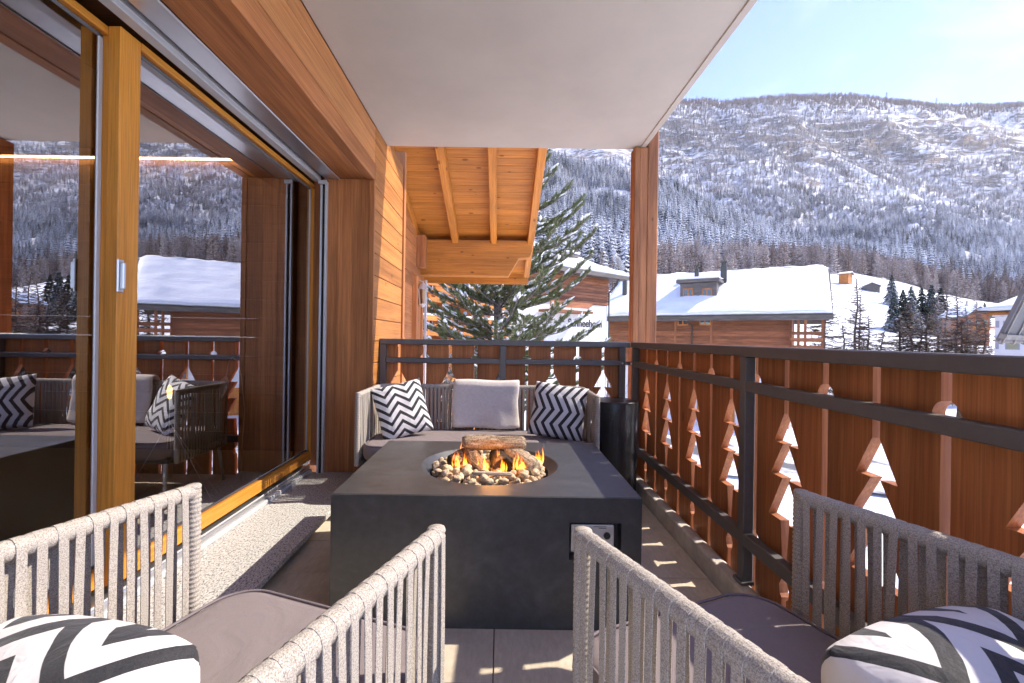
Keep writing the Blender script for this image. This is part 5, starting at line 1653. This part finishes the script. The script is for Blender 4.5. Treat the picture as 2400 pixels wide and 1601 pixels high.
for pa, pb in ((2334, 2342), (2351, 2360)):
    a, zt = C4.pix(pa, 752, 0); b2, zb = C4.pix(pb, 768, 0); C4.box('painted_panel', a, b2, -.012, -.001, zb, zt, PAINT, 0)
a, zt = C4.pix(2360, 796, 0); b2, zb = C4.pix(2387, 818, 0)
wf = C4.box('shutter_frame', a-.08, b2+.08, -.03, -.002, zb-.06, zt+.1, PAINT, .01)
nsl = 9
for k in range(nsl):
    C4.box('slat', a, b2, -.045, -.031, zb+(zt-zb)*k/nsl, zb+(zt-zb)*(k+.85)/nsl, plain('olive_shutter', (.36, .36, .20), .7) if k == 0 else bpy.data.materials['olive_shutter'], .004, parent=wf)

# ---- small huts and a far chalet on the meadow
def hut(name, px, py, Y, w, d, h, rz, mat, label, cat='hut', pitch=.5):
    p = at(px, py, Y); zz = ground_z(p.x, p.y)
    zz = p.z
    e = empty(name, (p.x, p.y, zz), rz, label=label, cat=cat)
    def b_(nm, *a, bev=.02): return box(nm, *a, e, bev)
    b_('wall', -w/2, w/2, 0, d, -2.5, h, mat)
    r = MB().prism([(-w/2-.5, h-.15), (0, h+pitch*w/2), (w/2+.5, h-.15), (w/2+.5, h+.05), (0, h+pitch*w/2+.22), (-w/2-.5, h+.05)], 'y', -.7, d+.5)
    link('roof', r.mesh('roof'), GREYW['x'], e)
    link('gable', MB().prism([(-w/2, h), (w/2, h), (0, h+pitch*w/2-.02)], 'y', .01, .2).mesh('gable'), mat, e)
    sn = MB().prism([(-w/2-.5, h+.06), (0, h+pitch*w/2+.23), (w/2+.5, h+.06), (w/2+.45, h+.40), (0, h+pitch*w/2+.62), (-w/2-.45, h+.40)], 'y', -.65, d+.45)
    link('roof_snow', bevel_mesh(sn.mesh('roof_snow'), .12, 2, smooth=True), SNOW, e)
    return e
hut('meadow_hut', 1993, 651, 190, 4.6, 3.4, 1.5, R(35), ORW['x'], 'tiny orange hut at the top of the snowy meadow', pitch=.25)
hut('meadow_barn', 2043, 680, 175, 5.0, 4.5, 1.4, R(-28), GREYW['x'], 'small weathered barn on the snowy meadow')
hc = hut('far_chalet', 2290, 778, 82, 4.0, 5.0, 2.6, R(-8), CHW['x'], 'far brown chalet with steep gable behind the bare larches', 'chalet', pitch=.85)
for i, xx in enumerate((-1.3, 0, 1.3)):
    w_ = box('window', xx-.35, xx+.35, -.05, -.003, 1.3, 2.2, ORW['z'], hc, .02)
    box('pane', -.28, .28, -.035, -.025, -.38, .38, WGLASS, w_, 0)
box('balcony_rail', -2.3, 2.3, -.75, -.66, .6, 1.0, ORW['x'], hc, .02); box('balcony_floor', -2.3, 2.3, -.66, -.06, .4, .55, ORW['x'], hc, .02)

# ---- garden wall and drive below
PAVE = plain('wet_asphalt', (.11, .11, .12), .5, nscale=1.5, namt=.4)
m_, nt_, ns_, ls_, b_ = nmat('road_surface')
co_ = objcoord(ns_, ls_, False); n_ = noise_node(ns_, ls_, co_, .35, 6, .6); r_ = ramp(ns_, [(.44, (.10, .10, .11)), (.56, (.80, .82, .86))]); ls_.new(n_.outputs[0], r_.inputs[0]); ls_.new(r_.outputs[0], b_.inputs['Base Color']); b_.inputs['Roughness'].default_value = .7
vs_, fs_ = [], []
for k in range(41):
    x = 3+k*1.2; y = 30-.62*x+4*math.sin(k*.12)
    y = max(y, 7.0-.0*k)
    for w_ in (-4.5, 4.5): vs_.append((x, y+w_*.9, ground_z(x, max(6.1, y+w_*.9))+.16))
for k in range(40): fs_.append((2*k, 2*k+2, 2*k+3, 2*k+1))
link('road', MB().add(vs_, fs_).mesh('road', recalc=False), m_, label='partly cleared drive below the balcony', kind='structure')

# ---- trees
BARK = speckle('pine_bark', (.075, .060, .052), (.26, .23, .215), 14, .35, .65, .95, (1, 1, .35), .6, .02)
def needle_mat():
    m, nt, ns, ls, b = nmat('pine_needles')
    ge = ns.new('ShaderNodeNewGeometry')
    n = noise_node(ns, ls, ge.outputs['Position'], 2.2, 3, .7); n2 = noise_node(ns, ls, ge.outputs['Position'], 30, 2, .7)
    ad = ns.new('ShaderNodeMath'); ad.operation = 'MULTIPLY_ADD'; ls.new(n2.outputs[0], ad.inputs[0]); ad.inputs[1].default_value = .6; ls.new(n.outputs[0], ad.inputs[2])
    r = ramp(ns, [(.45, (.050, .066, .028)), (.68, (.115, .140, .056)), (.9, (.20, .225, .098))]); ls.new(ad.outputs[0], r.inputs[0])
    ls.new(r.outputs[0], b.inputs['Base Color']); b.inputs['Roughness'].default_value = .6; b.inputs['Specular IOR Level'].default_value = .35
    return m
NEEDLE = needle_mat()
def snow_blob(mb, p, d, L_, w_, rnd):
    """a lump of snow lying along a bough"""
    d = Vector((d.x, d.y, d.z*.6)).normalized(); s = d.cross(Vector((0, 0, 1))).normalized(); up = s.cross(d)
    n, m = 6, 5
    vs_, fs_ = [], []
    for i in range(m+1):
        f = i/m
        r = w_*math.sin(math.pi*min(.97, max(.04, f)))**.6*rnd.uniform(.75, 1.2)
        for k in range(n):
            a = 2*math.pi*k/n
            vs_.append(p + d*(L_*(f-.5)) + s*r*math.cos(a) + up*(r*.55*math.sin(a)+w_*.25))
    for i in range(m):
        for k in range(n): fs_.append((i*n+k, i*n+(k+1) % n, (i+1)*n+(k+1) % n, (i+1)*n+k))
    fs_.append(tuple(range(n))); fs_.append(tuple(range(m*n, m*n+n)))
    mb.add(vs_, fs_)
def big_pine(base, H, seed, zmin, label, rmax=2.95):
    rnd = random.Random(seed)
    e = empty('pine_tree', base, label=label, cat='tree')
    wood_, ned, sno = MB(), MB(), MB()
    tr = [(.10*math.sin(k*.7), .06*math.cos(k), H*k/14) for k in range(15)]
    trunk = MB().tube(tr, [.19*(1-k/15)+.02 for k in range(15)], 12)
    z = zmin
    while z < H-.15:
        f = z/H
        nb_ = rnd.randint(5, 7); a0 = rnd.uniform(0, 6.28)
        R_ = rmax*min(1, (1-f)*1.75)**.8*(.55 if z-zmin < .3 else 1.0)
        for k in range(nb_):
            a = a0+2*math.pi*k/nb_+rnd.uniform(-.3, .3); L_ = R_*rnd.uniform(.55, 1.1)
            if L_ < .15: continue
            c, s = math.cos(a), math.sin(a); zz = z+rnd.uniform(-.12, .12)
            el = rnd.uniform(-.18, .12)+.35*f
            pts = []
            for j in range(7):
                t = j/6; pts.append(Vector((c*L_*t, s*L_*t, zz + L_*(el*t + .26*t*t*t) + .03*math.sin(t*7+a))))
            wood_.tube(pts, [.028*(1-t/7)*(L_/rmax)**.5+.005 for t in range(7)], 5)
            # twigs
            nt_ = int(12+L_*11.0)
            for q in range(nt_):
                t = .12+.88*(q+rnd.random()*.6)/nt_
                i_ = min(5, int(t*6)); pp = pts[i_].lerp(pts[i_+1], t*6-i_)
                dr = (pts[i_+1]-pts[i_]).normalized(); sd = Vector((-s, c, 0))*rnd.choice((-1, 1))
                dv = (dr*rnd.uniform(.5, 1.0)+sd*rnd.uniform(.2, .95)*(1-t*.4)+Vector((0, 0, rnd.uniform(.1, .55)))).normalized()
                tl = rnd.uniform(.16, .38)*(.7+.3*(1-t)); en = pp+dv*tl+Vector((0, 0, .05))
                wood_.tube([pp, (pp+en)/2-Vector((0, 0, .02)), en], [.008, .006, .004], 4, cap=False)
                # needle brush along the outer two thirds
                nn = rnd.randint(40, 56)
                for h in range(nn):
                    g = .30+.75*h/nn; o = pp.lerp(en, g)
                    rv = Vector((rnd.gauss(0, 1), rnd.gauss(0, 1), rnd.gauss(.25, 1)))
                    rv = (rv-dv*rv.dot(dv)).normalized()
                    nd = (dv*rnd.uniform(.55, 1.0)+rv*rnd.uniform(.45, .9)).normalized()*rnd.uniform(.085, .14)
                    wv = nd.cross(Vector((rnd.gauss(0, 1), rnd.gauss(0, 1), rnd.gauss(0, 1)))).normalized()*.0095
                    ned.add([o-wv, o+wv, o+nd], [(0, 1, 2)])
                if rnd.random() < .22: snow_blob(sno, pp.lerp(en, .8)+Vector((0, 0, .035)), dv, rnd.uniform(.16, .40), rnd.uniform(.035, .07), rnd)
            if rnd.random() < .35: snow_blob(sno, pts[5]+Vector((0, 0, .05)), (pts[6]-pts[4]).normalized(), rnd.uniform(.25, .55), rnd.uniform(.05, .085), rnd)
        z += rnd.uniform(.26, .40)*(1-.45*f)
    link('trunk', trunk.mesh('trunk', True), BARK, e)
    link('limbs', wood_.mesh('limbs', True, recalc=False), BARK, e)
    print('needles', len(ned.f), 'snow', len(sno.f))
    link('crown', ned.mesh('crown', recalc=False), NEEDLE, e, kind='stuff')
    link('snow', sno.mesh('snow', True), SNOW, e, kind='stuff')
    return e
pb = at(1172, 800, 14)
big_pine((pb.x, 14, -5.6), 18.5, 4, 4.3, 'tall green mountain pine with snow on its boughs, beyond the end railing')

LBARK = plain('larch_bark', (.115, .085, .068), .95, nscale=20, namt=.35)
LTWIG = foliage_mat('larch_twig', (.085, .060, .045), (.62, .60, .60), 1.5, 2.1, 9.0)
def larch_mesh(H, seed, dense=1.0, width=.16):
    rnd = random.Random(seed); tr, tw = MB(), MB()
    bend = rnd.uniform(-.02, .02)
    tp = [Vector((bend*H*math.sin(k/10*2), .01*H*math.cos(k), H*k/12)) for k in range(13)]
    tr.tube(tp, [.014*H*(1-k/12.5)+.012 for k in range(13)], 7)
    n = int(125*dense)
    for i in range(n):
        f = .16+.83*i/n; k = min(11, int(f*12)); p = tp[k].lerp(tp[k+1], f*12-k)
        a = rnd.uniform(0, 6.28); L_ = H*width*(1-f)**.65*rnd.uniform(.45, 1.15)+.06
        c, s = math.cos(a), math.sin(a); dr = rnd.uniform(-.35, .05)
        pts = [p+Vector((c*L_*t, s*L_*t, L_*(dr*t*1.6 + .30*t*t))) for t in (0, .25, .5, .75, 1)]
        tw.tube(pts, [.040*(1-q/5.5)*(H/11) for q in range(5)], 4, cap=False)
        for q in range(int(5+L_*6)):
            t = rnd.uniform(.15, .98); ii = min(3, int(t*4)); pp = pts[ii].lerp(pts[ii+1], t*4-ii)
            sd = Vector((-s, c, 0))*rnd.choice((-1, 1)); dv = (Vector((c, s, 0))*rnd.uniform(.2, .9)+sd*rnd.uniform(.3, 1)+Vector((0, 0, rnd.uniform(-.45, .35)))).normalized()*L_*rnd.uniform(.15, .42)
            wv = Vector((0, 0, 1)).cross(dv).normalized()*.022*(H/11) + Vector((0, 0, .022*(H/11)))
            tw.add([pp-wv, pp+wv, pp+dv], [(0, 1, 2)])
            for _ in range(2):
                g = rnd.uniform(.3, .9); o = pp+dv*g; d2 = (dv*.4+Vector((rnd.gauss(0, .3), rnd.gauss(0, .3), rnd.gauss(0, .3)))*L_*.25)
                tw.add([o-wv*.6, o+wv*.6, o+d2], [(0, 1, 2)])
    return tr.mesh('trunk', True), tw.mesh('branches', recalc=False)
lm = [larch_mesh(11, 1, 1.1), larch_mesh(11, 2, 1.25, .19), larch_mesh(11, 3, .9, .15), larch_mesh(11, 5, 1.3, .24)]
def larch(px, ptop, Y, mi, label, sc=1.0):
    p = at(px, ptop, Y); g = ground_z(p.x, Y); s = (p.z-g)/11
    e = empty('larch_tree', (p.x, Y, g), px*.7, label=label, cat='tree', group='bare larches in the yard'); e.scale = (s*sc, s*sc, s)
    link('trunk', lm[mi][0], LBARK, e); link('branches', lm[mi][1], LTWIG, e)
LTX = [(1930, 640, 46, 1, 'bare larch half hidden by the end of the long chalet roof', 1.1), (2011, 648, 47, 0, 'tall dark bare larch standing alone just past the long chalet', 1.0), (2019, 690, 50, 2, 'lower bare larch touching the tall dark one past the chalet', 1.0),
       (2040, 738, 44, 1, 'short bare larch at the foot of the tall dark one', 1.3), (2134, 705, 46, 3, 'wide bare larch with sweeping boughs right of the open meadow', 1.5), (2156, 728, 42, 0, 'slim bare larch beside the wide sweeping one', 1.2),
       (2196, 690, 50, 1, 'dense brown larch in front of the dark spruces', 1.2), (2218, 668, 52, 2, 'tallest bare larch in the clump, between dense neighbours', 1.0), (2238, 685, 48, 0, 'straight bare larch near the far brown chalet', 1.2),
       (2262, 720, 45, 1, 'thin bare larch in front of the far brown chalet', 1.0), (2288, 705, 56, 3, 'spreading bare larch behind the far brown chalet ridge', .9), (1975, 760, 40, 3, 'low tangled larch by the balcony end of the long chalet', 1.6),
       (2108, 742, 40, 3, 'low sweeping larch at the railing in front of the outermost dark spruce', 1.7), (2176, 735, 39, 3, 'broad low larch with snowy boughs below the dark spruce clump', 1.7), (2252, 748, 38, 3, 'low spreading larch under the far brown chalet', 1.6),
       (2308, 745, 44, 1, 'bare larch closest to the white house wall', 1.3), (2070, 775, 36, 3, 'lowest larch on the open snow just above the railing', 1.8)]
for a in LTX: larch(*a)

SPR = foliage_mat('dark_spruce', (.014, .022, .016), (.78, .80, .84), 1.45, 1.8, 2.5)
spm = []
for sd in (70, 71, 72):
    mb = MB(); rnd = random.Random(sd)
    for w in range(24):
        f = (w+.3)/24; z = .05+.94*f
        for k in range(11):
            a = 2*math.pi*(k+rnd.uniform(-.4, .4))/11+w; L_ = (.23*(1-f)**.9+.012)*rnd.uniform(.7, 1.15); c, s = math.cos(a), math.sin(a)
            w1 = .06*(.35+.8*(1-f)); zz = z+rnd.uniform(-.012, .012)
            p0_ = Vector((0, 0, zz)); p1_ = Vector((c*L_*.5, s*L_*.5, zz-.07*L_)); p2_ = Vector((c*L_, s*L_, zz-.32*L_)); sd_ = Vector((-s, c, 0))*w1*.5; up_ = Vector((0, 0, .008))
            mb.add([p0_, p1_-sd_-up_, p1_+up_, p1_+sd_-up_, p2_, p2_-sd_*.8-Vector((0, 0, .02)), p2_+sd_*.8-Vector((0, 0, .02))], [(0, 1, 2), (0, 2, 3), (1, 4, 2), (2, 4, 3), (1, 5, 4), (3, 4, 6)])
    spm.append(mb.mesh('boughs', recalc=False))
trk = MB().tube([(0, 0, -.05), (0, 0, .97)], [.018, .003], 6).mesh('trunk')
SPL = [(2090, 642, 676, 150, 'single dark spruce above the meadow huts'), (2095, 684, 735, 105, 'outermost dark spruce of the clump on the meadow side'), (2117, 676, 736, 108, 'dark spruce second into the clump from the meadow'),
       (2136, 668, 735, 110, 'tall dark spruce with drooping boughs in the clump'), (2160, 671, 735, 112, 'broad dark spruce at the heart of the clump'), (2183, 663, 735, 114, 'tallest dark spruce of the clump behind the larches'),
       (2205, 672, 735, 116, 'dark spruce at the far chalet end of the clump'), (2266, 704, 727, 130, 'small snowy spruce above the far brown chalet'), (2308, 708, 730, 135, 'small round spruce right of the far chalet gable')]
for i, (px, t_, b2, Y, lab) in enumerate(SPL):
    p = at(px, t_, Y); q = at(px, b2, Y); g = min(q.z, ground_z(q.x, Y)+.2); s = p.z-g
    e = empty('spruce_tree', (p.x, Y, g), i*1.1, label=lab, cat='tree', group='dark spruces on the meadow'); e.scale = (s*1.15, s*1.15, s)
    link('boughs', spm[i % 3], SPR, e); link('trunk', trk, LBARK, e)

# bare shrubs
def shrub(name, p, w, h, seed, label, n=170):
    rnd = random.Random(seed); mb = MB()
    for i in range(n):
        a = rnd.uniform(0, 6.28); r = rnd.uniform(.2, 1)*w; L_ = rnd.uniform(.5, 1)*h
        pts = [Vector((.1*rnd.gauss(0, 1), .1*rnd.gauss(0, 1), 0))]
        for j in range(1, 6):
            t = j/5; pts.append(Vector((math.cos(a)*r*t**1.3+rnd.gauss(0, .05), math.sin(a)*r*t**1.3+rnd.gauss(0, .05), L_*t-.12*L_*t*t)))
        mb.tube(pts, [.012, .010, .008, .006, .005, .003], 4, cap=False)
        for j in range(9):
            k = rnd.randint(1, 4); o = pts[k].lerp(pts[k+1], rnd.random()); d = Vector((rnd.gauss(0, 1), rnd.gauss(0, 1), rnd.gauss(.3, .7))).normalized()*rnd.uniform(.15, .45)
            mb.tube([o, o+d*.5+Vector((0, 0, .02)), o+d], [.005, .004, .002], 3, cap=False)
    e = empty(name, p, label=label, cat='shrub')
    link('branches', mb.mesh('branches', recalc=False), foliage_mat('shrub_twig_%d' % seed, (.10, .07, .055), (.55, .50, .48), 1.15, 1.6, 14), e)
s_ = at(1040, 900, 10.5); shrub('bare_shrub', (s_.x-.15, 10.5, -2.6), 1.7, 4.1, 3, 'frosted bare shrub below the lantern behind the end railing', 230)
s_ = at(1420, 900, 22); shrub('bare_shrub', (s_.x, 22, -4.5), 1.5, 6.5, 5, 'thin bare shrub in front of the painted lettering', 40)
s_ = at(1985, 900, 38); shrub('bare_shrub', (s_.x, 38, -5), 3.2, 6.2, 6, 'tangled bare shrub beside the chalet end balcony', 150)

# chimney smoke
sx, sz = C1.pix(1463, 645, 3.2)
bm = bmesh.new(); bmesh.ops.create_icosphere(bm, subdivisions=3, radius=1.0)
for v in bm.verts:
    f = (v.co.z+1)/2; k = .35+.9*f; n_ = 1+.35*mnoise.noise(v.co*1.8)
    v.co = Vector((v.co.x*.42*k*n_-.75*f*f-.25*f, v.co.y*.4*k*n_, v.co.z*1.05+1.0))
me = bpy.data.meshes.new('smoke'); bm.to_mesh(me); bm.free()
m_ = bpy.data.materials.new('smoke'); m_.use_nodes = True; ns_, ls_ = m_.node_tree.nodes, m_.node_tree.links
ns_.remove(ns_['Principled BSDF']); pv = ns_.new('ShaderNodeVolumePrincipled'); pv.inputs['Color'].default_value = (1, 1, 1, 1)
tc_ = ns_.new('ShaderNodeTexCoord'); n_ = noise_node(ns_, ls_, tc_.outputs['Object'], 2.6, 4, .6); r_ = ramp(ns_, [(.36, 0.0), (.66, 5.0)]); ls_.new(n_.outputs[0], r_.inputs[0]); ls_.new(r_.outputs[0], pv.inputs['Density'])
ls_.new(pv.outputs[0], ns_['Material Output'].inputs['Volume'])
so = link('chimney_smoke', me, m_, label='thin white smoke drifting from the long chalet chimney', cat='smoke', kind='stuff'); so.location = C1.M @ Vector((sx, 3.2, sz-.1))

# ================================================================ thin winter air between here and the mountain
hz_me = MB().box(-2600, 4200, -2600, 2300, -30, 1150).mesh('haze')
hm = bpy.data.materials.new('haze'); hm.use_nodes = True
hn, hl = hm.node_tree.nodes, hm.node_tree.links
hn.remove(hn['Principled BSDF'])
hv = hn.new('ShaderNodeVolumePrincipled'); hv.inputs['Color'].default_value = (0.90, 0.92, 1.0, 1)
hv.inputs['Density'].default_value = 0.000075; hv.inputs['Anisotropy'].default_value = 0.3
hl.new(hv.outputs[0], hn['Material Output'].inputs['Volume'])
link('haze', hz_me, hm, label='faint bluish winter haze over the valley', kind='stuff')
